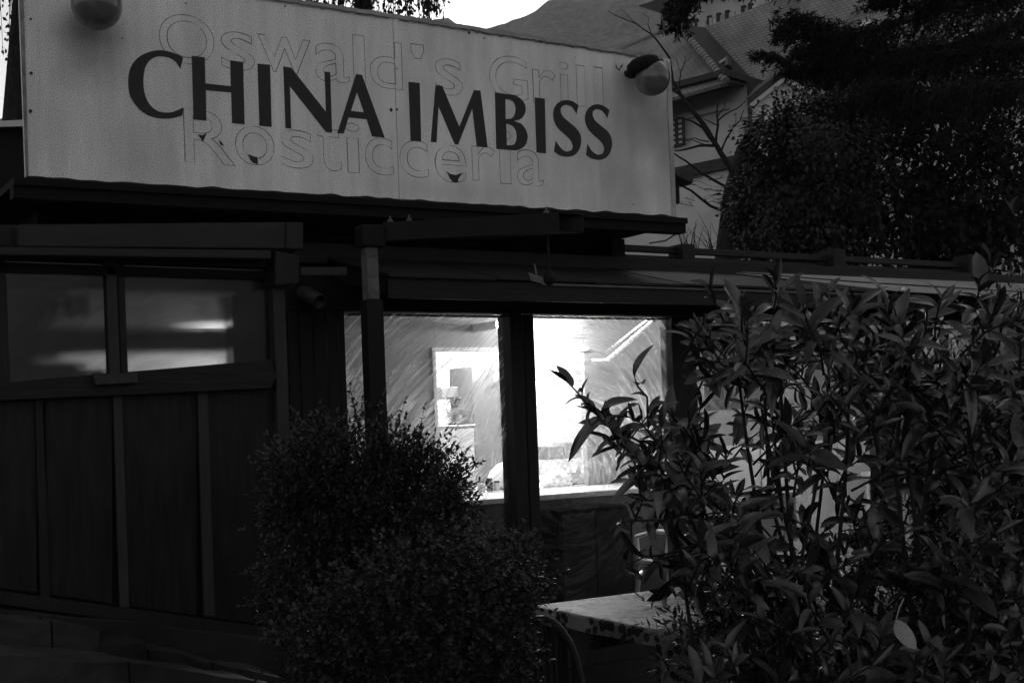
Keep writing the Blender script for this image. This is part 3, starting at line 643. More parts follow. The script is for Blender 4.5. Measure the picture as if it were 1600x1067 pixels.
# vertical seam shadow line is the real 4 mm gap; platform under the sign
PX0, PX1 = BL.x - .06, BR.x + .05
plat = thing('sign_platform', 'tarred black timber platform carrying the signboard on the roof', 'platform', (3, YS, 2.7))
def lip(dy0, dy1, h0, h1, name, m, xo=0):
    a, b = BL + Vector((-.06, 0, 0)), BR + Vector((.05 + xo, 0, 0)); a.z += (b.z - a.z) * -.0
    bm_ = hexa([(a.x, YS + dy0, a.z - h1), (b.x, YS + dy0, b.z - h1), (b.x, YS + dy1, b.z - h1), (a.x, YS + dy1, a.z - h1), (a.x, YS + dy0, a.z - h0), (b.x, YS + dy0, b.z - h0), (b.x, YS + dy1, b.z - h0), (a.x, YS + dy1, a.z - h0)])
    return obj(name, bm_, m, plat)
lip(-.05, 1.6, .012, .045, 'platform_deck', M_black); lip(-.03, .05, .047, .10, 'edge_beam', M_black)
for k in range(6):
    x = PX0 + .2 + (PX1 - PX0 - .4) * k / 5
    obj('support_block', box(x, x + .1, YF + .05, YF + 1.1, 2.602, min(BL.z, BR.z) - .05), M_black, plat)
obj('drip_cable', tube([atY(1064, 352, YS + .1), atY(1056, 366, YS + .2), atY(1040, 376, YS + .5), atY(1015, 380, YS + .9)], .006), M_cable, plat)

# ---- globe lamps
def globe(px, py, r, side):
    c = atY(px, py, YS - .16)
    if side == 'left': lab, g = 'frosted globe lamp at the left top of the signboard, cut by the picture edge', 'globe lamps on the sign'
    else: lab, g = 'frosted globe lamp with black hood at the right end of the signboard', 'globe lamps on the sign'
    t = thing('globe_lamp', lab, 'lamp', c, g)
    obj('globe', ball(c, r, 32), GLB, t, smooth=True)
    if side == 'left':
        obj('lamp_holder', lathe([(.0, 0), (.05, 0), (.055, .03), (.03, .06), (0, .06)], c + Vector((0, .0, r * .9)), (0, 0, 1), 20), M_dark, t, smooth=True)
        obj('lamp_arm', tube([c + Vector((0, 0, r + .04)), c + Vector((0, .06, r + .07)), c + Vector((0, .16, r + .07))], .014, 8), M_dark, t)
        obj('inner_bulb', ball(c + Vector((-.0, -.0, .02)), r * .3, 16), M_dark, t, smooth=True)
    else:
        hc = c + Vector((-.035, .03, r * .62))
        obj('lamp_hood', lathe([(.0, -.02), (r * .98, -.03), (r * 1.0, .0), (r * .9, .035), (r * .6, .055), (0, .06)], hc, (-.25, .1, 1), 24), M_black, t, smooth=True)
        obj('lamp_arm', tube([hc, hc + Vector((-.02, .08, .0)), hc + Vector((-.03, .13, -.01))], .02, 8), M_dark, t)
def globe_mat():
    m = bpy.data.materials.new('frosted globe'); m.use_nodes = True; b = m.node_tree.nodes['Principled BSDF']
    b.inputs['Base Color'].default_value = (.2, .2, .2, 1); b.inputs['Roughness'].default_value = .12; b.inputs['Transmission Weight'].default_value = .35
    N = m.node_tree.nodes; L = m.node_tree.links
    tc = N.new('ShaderNodeTexCoord'); n = N.new('ShaderNodeTexNoise'); n.inputs['Scale'].default_value = 22; n.inputs['Detail'].default_value = 8; L.new(tc.outputs['Object'], n.inputs[0])
    mr = N.new('ShaderNodeMapRange'); mr.inputs['To Min'].default_value = .08; mr.inputs['To Max'].default_value = .27; L.new(n.outputs[0], mr.inputs[0]); L.new(mr.outputs[0], b.inputs['Base Color'])
    return m
GLB = globe_mat()
globe(151, 8, .112, 'left'); globe(1019, 122, .104, 'right')
# ---- small floodlight box on the side of the sign
fp = atY(1064, 277, YS + .06)
fl = thing('side_floodlight', 'small dark floodlight box sticking out from the right edge of the sign', 'floodlight', fp)
bmf = box(-.05, .055, -.06, .06, -.035, .035, .006); bmesh.ops.rotate(bmf, verts=bmf.verts, cent=(0, 0, 0), matrix=Matrix.Rotation(R(18), 3, 'Y')); bmesh.ops.translate(bmf, verts=bmf.verts, vec=fp)
obj('housing', bmf, M_dark, fl); obj('bracket', box(BR.x - .005, fp.x, YS + .04, YS + .1, fp.z - .03, fp.z + .01), M_dark, fl)
obj('cable_box', pxbox(1056, 1062, 288, 318, YS + .05, .05, .002), M_steel, fl)

# ================================================================ INTERIOR (lit kitchen seen through the windows)
YH = 8.35    # wall with the serving hatch
XH0, XH1 = atY(684, 660, YH).x, atY(916, 660, YH).x
ZH0, ZH1 = atY(800, 766, YH).z, atY(800, 549, YH).z
hatch = thing('hatch_wall', 'steel clad inner wall with a wide bright serving hatch seen through the front windows', 'wall', (4.5, YH, 0))
XE = atY(1250, 600, YH).x
obj('wall_panel', box(3.2, XH0, YH, YH + .06, .12, 2.41), M_intwall, hatch)
obj('wall_panel', box(XH1, XE, YH, YH + .06, .12, 2.41), M_intwall, hatch)
obj('lintel', box(XH0 + .002, XH1 - .002, YH, YH + .06, ZH1, 2.41), M_intwall, hatch)
obj('lower_panel', box(XH0 + .002, XH1 - .002, YH, YH + .06, .12, ZH0), M_intwall, hatch)
obj('hatch_frame', box(XH0 - .04, XH1 + .04, YH - .02, YH - .001, ZH1, ZH1 + .03, .003), M_plast, hatch)
obj('hatch_frame', box(XH0 - .035, XH0 - .004, YH - .02, YH - .001, ZH0, ZH1 - .003, .003), M_plast, hatch)
# serving counter in front of the hatch
ct = thing('serving_counter', 'long counter with a bright top and dark front behind the two main windows', 'counter', (4.8, 7.6, 0))
zc = atY(900, 768, 7.7).z
obj('counter_top', box(atY(620, 770, 7.7).x, atY(1060, 770, 7.7).x, 7.62, 8.3, zc - .04, zc, .006), M_counter, ct)
obj('counter_front', box(atY(620, 770, 7.7).x + .04, atY(1050, 770, 7.7).x, 7.68, 7.72, .12, zc - .042), M_cfront, ct)
obj('counter_base', box(atY(620, 770, 7.7).x + .05, atY(1050, 770, 7.7).x - .02, 7.721, 8.25, .12, zc - .045), M_dark, ct)
# dark box standing in front of the counter
bxs = thing('drinks_cooler', 'dark low cabinet in front of the counter behind the second window', 'cabinet', (4.7, 7.2, 0))
obj('cabinet_body', box(atY(872, 860, 7.1).x, atY(990, 860, 7.1).x, 7.1, 7.5, .12, atY(930, 793, 7.1).z, .008), mat('matt black covering', .004, 1, spec=0), bxs)
obj('cabinet_door', box(atY(878, 860, 7.1).x, atY(928, 860, 7.1).x, 7.08, 7.098, .2, atY(930, 800, 7.1).z, .004), M_dark, bxs)
obj('cabinet_door', box(atY(931, 860, 7.1).x, atY(984, 860, 7.1).x, 7.08, 7.098, .2, atY(930, 800, 7.1).z, .004), M_dark, bxs)
# kitchen behind the hatch
def inbox(name, px0, px1, py0, py1, Y, d, m, label, cat, bev=.006):
    return tag(obj(name, pxbox(px0, px1, py0, py1, Y, d, bev), m), label, cat)
YK = 9.0
wt = thing('worktop', 'white kitchen worktop running under the hatch opening', 'worktop', (6, YK, 0))
zk = atY(800, 764, 8.7).z
obj('top', box(4.0, 7.9, 8.45, 9.3, zk - .04, zk, .004), M_white, wt); obj('base', box(4.05, 7.85, 8.5, 9.25, .12, zk - .042), M_white, wt)
fz = thing('kitchen_cabinet', 'white cabinet with a fan on top at the left of the serving hatch', 'cabinet', (atY(712, 700, 8.7).x, 8.7, zk))
x0, x1 = atY(686, 700, 8.7).x, atY(742, 700, 8.7).x
zt_ = atY(715, 668, 8.7).z
obj('cabinet_body', box(x0, x1, 8.7, 9.1, zk + .002, zt_, .008), M_plast, fz); obj('cabinet_lid', box(x0 - .01, x1 + .01, 8.69, 9.11, zt_ + .002, zt_ + .02, .004), M_steelint, fz)
fc = atY(716, 640, 8.85)
fan = thing('table_fan', 'round wire table fan on the white cabinet in the kitchen', 'fan', (fc.x, fc.y, zt_ + .02))
bmf = bmesh.new()
for rr, yy in ((.105, 0), (.07, -.015), (.105, .05), (.035, -.02)):
    tube([fc + Vector((rr * math.cos(a_ * math.pi / 12), yy, rr * math.sin(a_ * math.pi / 12))) for a_ in range(25)], .0035, 4, bmf)
for a_ in range(12):
    q = Vector((math.cos(a_ * math.pi / 6), 0, math.sin(a_ * math.pi / 6))); tube([fc + q * .03 + Vector((0, -.02, 0)), fc + q * .105, fc + q * .105 + Vector((0, .05, 0))], .002, 4, bmf)
obj('guard', bmf, M_dark, fan)
for k in range(4):
    a_ = k * math.pi / 2 + .4; u_ = Vector((math.cos(a_), 0, math.sin(a_))); w_ = Vector((-u_.z, .25, u_.x))
    obj('blade', slab([fc + u_ * .02 + Vector((0, .02, 0)), fc + u_ * .09 + w_ * .035 + Vector((0, .02, 0)), fc + u_ * .09 - w_ * .02 + Vector((0, .02, 0))], .003), M_steelint, fan)
obj('stand', tube([fc + Vector((0, .06, 0)), Vector((fc.x, fc.y + .06, zt_ + .05))], .012), M_dark, fan); obj('foot', lathe([(.07, 0), (.07, .015), (.02, .03)], Vector((fc.x, fc.y + .05, zt_ + .021)), (0, 0, 1)), M_dark, fan)
inbox('steel_locker', 741, 784, 572, 764, 9.35, .4, mat('grey locker paint', .10, .4, .3, 4, .05), 'tall brushed steel locker at the centre of the hatch beside the fan', 'locker')
inbox('white_cupboard', 787, 1000, 560, 764, 9.6, .5, M_plast, 'tall white cupboard at the rear of the kitchen behind the mullion', 'cupboard')
inbox('extractor_hood', 690, 735, 604, 622, 9.6, .5, M_steelint, 'small steel extractor hood on the kitchen wall over the fan', 'hood')
inbox('grey_crate', 858, 882, 697, 718, 9.0, .2, M_steelint, 'small grey crate on the worktop at the right of the mullion', 'crate', .003)
inbox('grey_tray', 884, 908, 690, 716, 9.05, .2, M_intwall, 'pale grey tray standing next to the small grey crate', 'tray', .003)
# dome dish cover
dc = atY(792, 748, 8.75)
dm = thing('dish_dome', 'clear rounded dome with dark rim on the worktop left of the mullion', 'dish cover', (dc.x, dc.y, zk))
bmd = lathe([(.17 * math.cos(t * math.pi / 20), .17 * 1.25 * math.sin(t * math.pi / 20)) for t in range(10)], Vector((dc.x, dc.y, zk + .01)), (0, 0, 1), 24)
obj('dome', bmd, M_plast, dm, smooth=True); obj('rim', lathe([(.18, 0), (.18, .012), (.172, .012)], Vector((dc.x, dc.y, zk + .001)), (0, 0, 1)), M_dark, dm)
obj('knob', ball(Vector((dc.x, dc.y, zk + .235)), .018, 12), M_dark, dm)
for i, (px, hh, rr, mm, ll) in enumerate(((752, .06, .032, M_steelint, 'left of the three small steel jars beside the dish dome'), (765, .075, .026, M_dark, 'dark middle one of the three small jars beside the dish dome'), (776, .05, .028, M_steelint, 'right jar of three nearest the dish dome'))):
    c = atY(px, 760, 8.62); j = thing('spice_jar', ll, 'jar', (c.x, c.y, zk), 'small jars on the kitchen worktop')
    obj('jar_body', lathe([(rr, 0), (rr, hh), (rr * .8, hh + .01)], Vector((c.x, c.y, zk + .001)), (0, 0, 1), 14), mm, j, smooth=False)
    obj('jar_lid', lathe([(rr * .85, 0), (rr * .85, .018)], Vector((c.x, c.y, zk + hh + .012)), (0, 0, 1), 14), M_dark, j)
# crumpled cloths/bags at right
def lump(name, px, py, Y, sx_, sy_, sz_, m, label, cat, seed):
    c = atY(px, py, Y); bm_ = bmesh.new(); bmesh.ops.create_icosphere(bm_, subdivisions=4, radius=1)
    for v_ in bm_.verts:
        k = 1 + noise.noise(v_.co * 2.2 + Vector((seed, 0, 0))) * .35 + abs(noise.noise(v_.co * 5 + Vector((seed, 3, 0)))) * .22
        v_.co = Vector((v_.co.x * sx_ * k, v_.co.y * sy_ * k, max(0, v_.co.z + .5) * sz_ * k))
    bmesh.ops.translate(bm_, verts=bm_.verts, vec=(c.x, Y, zk + .002))
    return tag(obj(name, bm_, m, smooth=True), label, cat)
lump('crumpled_bag', 868, 740, 8.62, .13, .1, .075, M_white, 'crumpled white bag on the worktop just right of the mullion', 'bag', 3)
lump('crumpled_cloth', 898, 738, 8.75, .14, .1, .085, M_intwall, 'crumpled pale cloth on the worktop at the right end of the hatch', 'cloth', 8)
# ceiling lamps
def tubelamp(c, ln, label, m=M_tube, ax='X'):
    t = thing('ceiling_lamp', label, 'lamp', c, 'lit ceiling lamps of the snack bar')
    d = Vector((ln / 2, 0, 0)) if ax == 'X' else Vector((0, ln / 2, 0))
    obj('tube', tube([c - d, c + d], .022, 10), m, t); 
    obj('fitting', box(c.x - d.x - .03, c.x + d.x + .03, c.y - d.y - .03, c.y + d.y + .03, c.z + .03, c.z + .07), M_plast, t)
tubelamp(Vector((5.6, 9.2, 2.3)), 1.3, 'lit tube lamp over the kitchen worktop behind the hatch')
tubelamp(Vector((7.2, 9.9, 2.3)), 1.2, 'lit tube lamp at the rear right of the kitchen')
gl = atY(876, 516, 8.15)
t = thing('pendant_lamp', 'round glaring lamp hanging in front of the hatch right of the mullion', 'lamp', gl)
obj('bulb', ball(gl, .075, 20), M_lamp, t, smooth=True); obj('cord', tube([gl + Vector((0, 0, .075)), Vector((gl.x, gl.y, 2.42))], .006), M_dark, t)
tubelamp(Vector((2.75, 8.5, 2.3)), .8, 'lit tube lamp over the rear of the serving booth', mat('booth tube glow', .9, .5, 0, 3, 0, emit=19))
M_dim = mat('dim tube glow', .9, .5, 0, 3, 0, emit=48)
tubelamp(Vector((7.7, 6.95, 2.34)), 1.2, 'dimmer lit tube lamp over the right end of the bar room', M_dim)
gl = atY(783, 507, 8.0)
t = thing('wall_lamp', 'small lit lamp high on the inner wall left of the mullion', 'lamp', gl)
obj('bulb', ball(gl, .04, 16), M_lamp, t, smooth=True); obj('lamp_base', box(gl.x - .04, gl.x + .04, gl.y, YH - .002, gl.z - .03, gl.z + .03), M_plast, t)
# diagonal ceiling strut and cable duct, right window
dct = thing('cable_duct', 'pale diagonal duct under the ceiling inside the second window', 'duct', atY(960, 556, 8.2))
obj('duct', tube([atY(950, 562, 8.25), atY(1022, 500, 7.3)], .018, 6), M_plast, dct)
obj('duct_ladder', tube([atY(945, 552, 8.26), atY(1020, 494, 7.45)], .014, 6), M_steelint, dct)
obj('duct', tube([atY(925, 563, 8.3), atY(950, 562, 8.25)], .014, 6), M_plast, dct)
# plastic chair inside at right
def chair(px, py, Y, m, label, rot):
    c = atY(px, py, Y); c.z = .12; t = thing('plastic_chair', label, 'chair', c)
    M = Matrix.Translation(c) @ Matrix.Rotation(rot, 4, 'Z')
    def p(b): b.transform(M); return b
    obj('seat', p(box(-.22, .22, -.21, .21, .42, .45, .01)), m, t)
    obj('backrest', p(box(-.21, .21, .19, .22, .5, .88, .01)), m, t)
    for sx_ in (-1, 1):
        for sy_ in (-1, 1): obj('leg', p(tube([(sx_ * .19, sy_ * .18, .42), (sx_ * .23, sy_ * .23, 0)], [.022, .016], 8)), m, t)
        obj('armrest', p(tube([(sx_ * .21, .2, .65), (sx_ * .24, -.02, .66), (sx_ * .23, -.18, .62), (sx_ * .2, -.19, .44)], .018, 8)), m, t)
    return t
chair(1055, 880, 7.35, M_plast, 'white plastic chair inside behind the post of the second window', R(200))
chair(1190, 880, 7.4, M_plast, 'white plastic chair inside behind the laurel leaves', R(160))
# curtain and white board behind the third window
cb = thing('white_counter_panel', 'broad pale counter panel glimpsed through the laurel leaves', 'panel', (7, 7.9, 0))
for i, (a, b) in enumerate(((1096, 1190), (1192, 1310), (1312, 1462))):
    obj('panel_board', box(atY(a, 780, 8.28).x, atY(b, 780, 8.28).x - .004, 8.28, 8.32, .12, atY(1250, 690, 8.28).z), M_white, cb)
cu_ = thing('roller_blind', 'grey pleated blind hanging inside the third window behind the laurel', 'blind', (7, 7.0, 1.5))
xb0, xb1 = atY(1100, 600, 7.0).x, atY(1215, 600, 7.0).x
zb1, zb0 = atY(1150, 505, 7.0).z, atY(1150, 640, 7.0).z
for k in range(7):
    a, b = xb0 + (xb1 - xb0) * k / 7, xb0 + (xb1 - xb0) * (k + 1) / 7
    obj('blind_pleat', box(a, b - .003, 7.0 + .012 * (k % 2), 7.008 + .012 * (k % 2), zb0, zb1), mat('grey blind fabric', .3, .8, .15, 5, .05, trans=.3), cu_)
pb = thing('printed_box', 'dark printed box with pale letters ending in cute behind the laurel leaves', 'box', atY(1422, 715, 7.3))
obj('box_body', pxbox(1392, 1450, 690, 735, 7.3, .2), M_dark, pb)
for txt, px, py in (('to', 1404, 716), ('cute', 1430, 715)):
    cu = bpy.data.curves.new('t', 'FONT'); cu.body = txt; cu.size = .085; cu.extrude = .0008; cu.align_x = 'CENTER'
    to = bpy.data.objects.new('tmp', cu); me = bpy.data.meshes.new_from_object(to); bpy.data.objects.remove(to)
    p = atY(px, py, 7.298)
    for v_ in me.vertices: v_.co = Vector((p.x + v_.co.x, 7.298 + v_.co.z, p.z + v_.co.y - .02))
    obj('lettering', me, M_intwall, pb)
st_ = thing('box_stand', 'plain stand under the dark printed box inside the bar', 'stand', (8, 7.3, 0))
pz = atY(1421, 735, 7.3)
obj('stand_top', box(pz.x - .3, pz.x + .25, 7.25, 7.56, pz.z - .035, pz.z - .002), M_white, st_)
for sx_ in (-.27, .2):
    for y_ in (7.28, 7.5): obj('leg', box(pz.x + sx_, pz.x + sx_ + .03, y_, y_ + .03, .12, pz.z - .036), M_white, st_)

# ================================================================ TABLE AND CHAIR OUTSIDE
TX0, TX1, TY0, TY1, TZ = min(atZ(838, 945, .75).x, atZ(1035, 983, .75).x) - .02, 4.75, atZ(1040, 983, .75).y, atZ(842, 945, .75).y, .75
tb = thing('terrace_table', 'wooden terrace table under a patterned cloth beside the laurel', 'table', (4, 4.5, 0))
obj('table_top', box(TX0 + .01, TX1 - .01, TY0 + .01, TY1 - .01, TZ - .03, TZ - .004, .004), M_wood, tb)
for x in (TX0 + .06, TX1 - .12):
    for y in (TY0 + .05, TY1 - .11): obj('leg', box(x, x + .06, y, y + .06, 0, TZ - .032, .004), M_batten, tb)
obj('apron', box(TX0 + .06, TX1 - .06, TY0 + .04, TY0 + .048 + .015, TZ - .12, TZ - .031), M_wood, tb)
def cloth_mat():
    m = bpy.data.materials.new('printed oilcloth'); m.use_nodes = True; N = m.node_tree.nodes; L = m.node_tree.links; b = N['Principled BSDF']; b.inputs['Specular IOR Level'].default_value = .2; b.inputs['Roughness'].default_value = .6
    tc = N.new('ShaderNodeTexCoord'); n = N.new('ShaderNodeTexNoise'); n.inputs['Scale'].default_value = 5; n.inputs['Detail'].default_value = 2; L.new(tc.outputs['Object'], n.inputs[0])
    vo = N.new('ShaderNodeTexVoronoi'); vo.inputs['Scale'].default_value = 26; L.new(tc.outputs['Object'], vo.inputs[0])
    r = N.new('ShaderNodeValToRGB'); r.color_ramp.interpolation = 'CONSTANT'
    r.color_ramp.elements[0].color = (.2, .2, .2, 1); r.color_ramp.elements[1].position = .53; r.color_ramp.elements[1].color = (.12, .12, .12, 1); L.new(n.outputs[0], r.inputs[0])
    r2 = N.new('ShaderNodeValToRGB'); r2.color_ramp.interpolation = 'CONSTANT'; r2.color_ramp.elements[0].color = (.12, .12, .12, 1); r2.color_ramp.elements[1].position = .5; r2.color_ramp.elements[1].color = (1, 1, 1, 1); L.new(vo.outputs['Distance'], r2.inputs[0])
    gt = N.new('ShaderNodeMath'); gt.operation = 'GREATER_THAN'; gt.inputs[1].default_value = .47; L.new(n.outputs[0], gt.inputs[0])
    mx = N.new('ShaderNodeMixRGB'); mx.blend_type = 'MULTIPLY'; L.new(gt.outputs[0], mx.inputs[0]); L.new(r.outputs[0], mx.inputs[1]); L.new(r2.outputs[0], mx.inputs[2]); L.new(mx.outputs[0], b.inputs['Base Color'])
    return m
bmc = bmesh.new(); NX, NY = 60, 44
ov = .26
gv = {}
for i in range(NX + 1):
    for j in range(NY + 1):
        x = TX0 - ov + (TX1 - TX0 + 2 * ov) * i / NX; y = TY0 - ov + (TY1 - TY0 + 2 * ov) * j / NY
        dx = max(TX0 - x, 0, x - TX1) * (.26 if x < TX0 else 1); dy = max(TY0 - y, 0, y - TY1); drop = math.hypot(dx, dy) if dx and dy else dx + dy
        px_ = min(max(x, TX0), TX1); py_ = min(max(y, TY0), TY1)
        wv = math.sin((px_ + py_) * 19) * .02 + noise.noise(Vector((px_ * 5, py_ * 5, 0))) * .02
        k = min(1, drop / .2)
        sx_ = (-1 if x < TX0 else 1 if x > TX1 else 0); sy_ = (-1 if y < TY0 else 1 if y > TY1 else 0)
        gv[i, j] = bmc.verts.new((px_ + sx_ * (.012 + (wv + .02) * k), py_ + sy_ * (.012 + (wv + .02) * k), TZ + .002 - drop * .97 + noise.noise(Vector((x * 9, y * 9, 2))) * .0015))
for i in range(NX):
    for j in range(NY): bmc.faces.new((gv[i, j], gv[i + 1, j], gv[i + 1, j + 1], gv[i, j + 1]))
o = obj('tablecloth', bmc, cloth_mat(), smooth=True); tag(o, 'printed pale oilcloth draped over the terrace table', 'tablecloth')
# woven chair left of the table
wc = thing('terrace_chair', 'dark slatted chair with rounded back at the left end of the terrace table', 'chair', (2.7, 4.2, 0))
cx, cyy = TX0 - .62, TY0 + .10
bk = []
for t in range(13):
    a_ = math.pi * t / 12; bk.append(Vector((cx + .16 - .02 * math.sin(a_), cyy - .22 * math.cos(a_) + .0, .42 + .42 * math.sin(a_) ** .55)))
obj('back_frame', tube(bk, .014, 8), M_dark, wc)
for k in range(9):
    y_ = cyy - .18 + .045 * k; hh = .42 + .42 * (1 - ((y_ - cyy) / .22) ** 2) ** .3
    obj('slat', tube([(cx + .15, y_, .45), (cx + .14, y_, hh)], .007, 5), M_dark, wc)
obj('seat', box(cx - .24, cx + .17, cyy - .22, cyy + .22, .42, .445, .01), M_dark, wc)
for sx_ in (-.22, .15):
    for sy_ in (-.2, .2): obj('leg', tube([(cx + sx_, cyy + sy_, .42), (cx + sx_ * 1.1, cyy + sy_ * 1.1, 0)], .012, 6), M_dark, wc)

# ================================================================ HOUSES BEHIND
hd = R(-13.85); DL = Vector((math.sin(hd), math.cos(hd), 0)); IN = Vector((DL.y, -DL.x, 0))   # DL: along the wall away from us, IN: into the house (to the right)
E = atD(1135, 129, 25.5)
nA = DL.cross((IN + Up).normalized()).normalized(); nB = IN.cross((DL + Up).normalized()).normalized()
house = thing('tiled_house', 'pale rendered house with a hipped tile roof behind the sign', 'house', (E.x, E.y, 0))
def facet(pts, p0, n, name, m, u, parent, th=.08):
    w = n.cross(u).normalized(); P = [onplane(x, y, p0, n) for x, y in pts]
    me_bm = bmesh.new(); a = [me_bm.verts.new(p) for p in P]; b_ = [me_bm.verts.new(p - n * th * (1 if n.z > 0 else -1)) for p in P]
    fs = [me_bm.faces.new(a), me_bm.faces.new(b_[::-1])]
    for i in range(len(P)):
        j = (i + 1) % len(P); fs.append(me_bm.faces.new((a[j], a[i], b_[i], b_[j])))
    bmesh.ops.recalc_face_normals(me_bm, faces=fs)
    uvl = me_bm.loops.layers.uv.new('UVMap')
    for fc_ in me_bm.faces:
        for lp in fc_.loops: d_ = lp.vert.co - p0; lp[uvl].uv = (d_.dot(u), d_.dot(w))
    obj(name, me_bm, m, parent); return P
FA = facet([(930, 92), (960, 82), (1000, 62), (1060, 40), (1135, 129), (1052, 152), (930, 190)], E, nA, 'roof', M_tiles, DL, house)
K1 = onplane(1102, 43, E, nB); K2 = onplane(1185, 133, E, nB); K0 = onplane(1060, 40, E, nB)
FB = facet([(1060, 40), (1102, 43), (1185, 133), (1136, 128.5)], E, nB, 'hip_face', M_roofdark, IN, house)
nC = (K1 - K2).cross(DL).normalized(); nC = nC if nC.z > 0 else -nC
FC_ = facet([(1102, 43), (1290, -32), (1480, -120), (1560, 30), (1300, 104), (1186, 133)], K2, nC, 'roof', M_tiles, DL, house)
# ridge caps
def caps(p, q, r, n, name='ridge_caps'):
    bm_ = bmesh.new()
    for i in range(n):
        a, b = p.lerp(q, i / n), p.lerp(q, (i + .93) / n); tube([a, b], [r * .85, r * 1.1], 8, bm_)
    obj(name, bm_, M_cap, house, 'stuff')
caps(onplane(1060, 41, E, nB), onplane(1134, 127, E, nB), .085, 22); caps(K1, K2, .07, 22)
caps(FA[1], FA[3], .06, 30)
obj('chimney_vent', tube([onplane(1137, 108, E, nB), onplane(1137, 93, E, nB)], .09, 8), M_dark, house)
obj('vent_flashing', slab([onplane(1124, 100, E, nB) + Up * .05, onplane(1136, 93, E, nB) + Up * .05, onplane(1137, 96, E, nB) + Up * .05, onplane(1125, 103, E, nB) + Up * .05], .02), M_trimw, house)
obj('roof_window', slab([onplane(x, y, K2, nC) + nC * .02 for x, y in ((1346, 45), (1350, 37), (1363, 33), (1361, 42))], .05, nC), M_white, house)
# walls
WC = atD(1178, 300, 26.2)     # near corner
def wallbox(x0, x1, z0, z1, d0, d1, name, m, parent=house, org=None, kind=None):
    """x0..x1 along DL from the corner, d0..d1 along IN"""
    o_ = org or Vector((WC.x, WC.y, 0)); P = []
    for z in (z0, z1):
        for a, b in ((x0, d0), (x1, d0), (x1, d1), (x0, d1)): P.append(o_ + DL * a + IN * b + Up * z)
    return obj(name, hexa(P), m, parent, kind)
ze = onplane(1135, 129, WC, IN).z - .12
zband = onplane(1120, 258, WC, IN).z
wallbox(0, 16, zband, ze, 0, 9, 'upper_wall', M_render)
wallbox(-.4, 16, 0, zband - .25, -.5, 9, 'lower_wall', M_render)
wallbox(-.5, 16.1, zband - .248, zband - .02, -.62, .5, 'ledge', M_roofdark)
wallbox(0, 16.2, ze + .002, ze + .12, -.9, 9, 'eave_board', M_roofdark)
wallbox(.5, 9, ze - .45, ze - .33, -.1, -.005, 'cornice_strip', M_trimw)
wallbox(-.2, 15, 4.6, 4.66, -.53, -.502, 'string_course', M_render2)
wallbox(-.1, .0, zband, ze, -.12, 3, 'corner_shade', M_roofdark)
# window with small panes at the sign's edge
def alongx(px, py, off=0):
    p = onplane(px, py, WC - IN * .02, IN); return (p - Vector((WC.x, WC.y, 0))).dot(DL), p.z
wx0, wz1 = alongx(1071, 185); wx1, wz0 = alongx(1040, 232)
w = wallbox(wx0, wx1, wz0, wz1, -.08, -.01, 'window', M_white)  # panes coloured white in place of the sky they reflect
for k in range(4):
    xx = wx0 + (wx1 - wx0) * k / 3; wallbox(xx - .03, xx + .03, wz0, wz1, -.12, -.082, 'sash_bar', M_roofdark, w)
for k in range(6):
    zz = wz0 + (wz1 - wz0) * k / 5; wallbox(wx0, wx1, zz - .02, zz + .02, -.11, -.083, 'sash_bar', M_roofdark, w)
# gabled dormer with pale barge boards
dg = 22.0
def dpt(x, y, d=dg): return atD(x, y, d)
obj('gable_wall', slab([dpt(1180, 162), dpt(1224, 128), dpt(1262, 146), dpt(1284, 798), dpt(1198, 798)], .3, F), M_render2, house)
obj('barge_board', slab([dpt(1171, 163, dg - .1), dpt(1225, 120, dg - .1), dpt(1226, 127, dg - .1), dpt(1176, 167, dg - .1)], .15, F), M_trimw, house)
obj('barge_board', slab([dpt(1226, 120, dg - .1), dpt(1275, 146, dg - .1), dpt(1273, 152, dg - .1), dpt(1227, 127, dg - .1)], .15, F), M_trimw, house)
obj('dormer_roof', slab([dpt(1171, 162), dpt(1225, 119.5), dpt(1240, 108, dg + 3), dpt(1188, 140, dg + 3)], .1), M_roofdark, house)
obj('dormer_roof', slab([dpt(1225.5, 119.5), dpt(1276, 145), dpt(1300, 128, dg + 3), dpt(1241, 108, dg + 3)], .1), M_roofdark, house)
# taller villa behind
VC = atD(1048, 20, 44)
villa = thing('plaster_villa', 'pale plaster villa with a projecting cornice rising above the tiled roof', 'house', (VC.x, VC.y, 0))
VO = Vector((VC.x, VC.y, 0)); zc_ = atD(1048, 8, 44).z
wallbox(-30, 0, 0, zc_, 0, 12, 'wall', M_render2, villa, VO)
wallbox(-30.8, .8, zc_ + .002, zc_ + .35, -.8, 12.8, 'cornice', M_render2, villa, VO); wallbox(-31, 1.1, zc_ + .352, zc_ + .75, -1.2, 13, 'cornice', M_trimw, villa, VO)
wallbox(-30, .5, zc_ + .752, zc_ + 3.4, .4, 11.5, 'attic', M_render2, villa, VO)
nv = IN
for px in (1086, 1114, 1150, 1190):
    p0 = onplane(px, 30, VC, nv); xx = (p0 - VO).dot(DL)
    w = wallbox(xx - .55, xx + .55, zc_ - 3.4, zc_ - .9, -.1, -.01, 'window', M_pane, villa, VO)
    wallbox(xx - .05, xx + .05, zc_ - 3.4, zc_ - .9, -.15, -.102, 'sash_bar', M_trimw, w, VO)
    wallbox(xx - .7, xx - .56, zc_ - 3.5, zc_ - .8, -.12, -.01, 'window_frame', M_roofdark, w, VO); wallbox(xx + .56, xx + .7, zc_ - 3.5, zc_ - .8, -.12, -.01, 'window_frame', M_roofdark, w, VO)
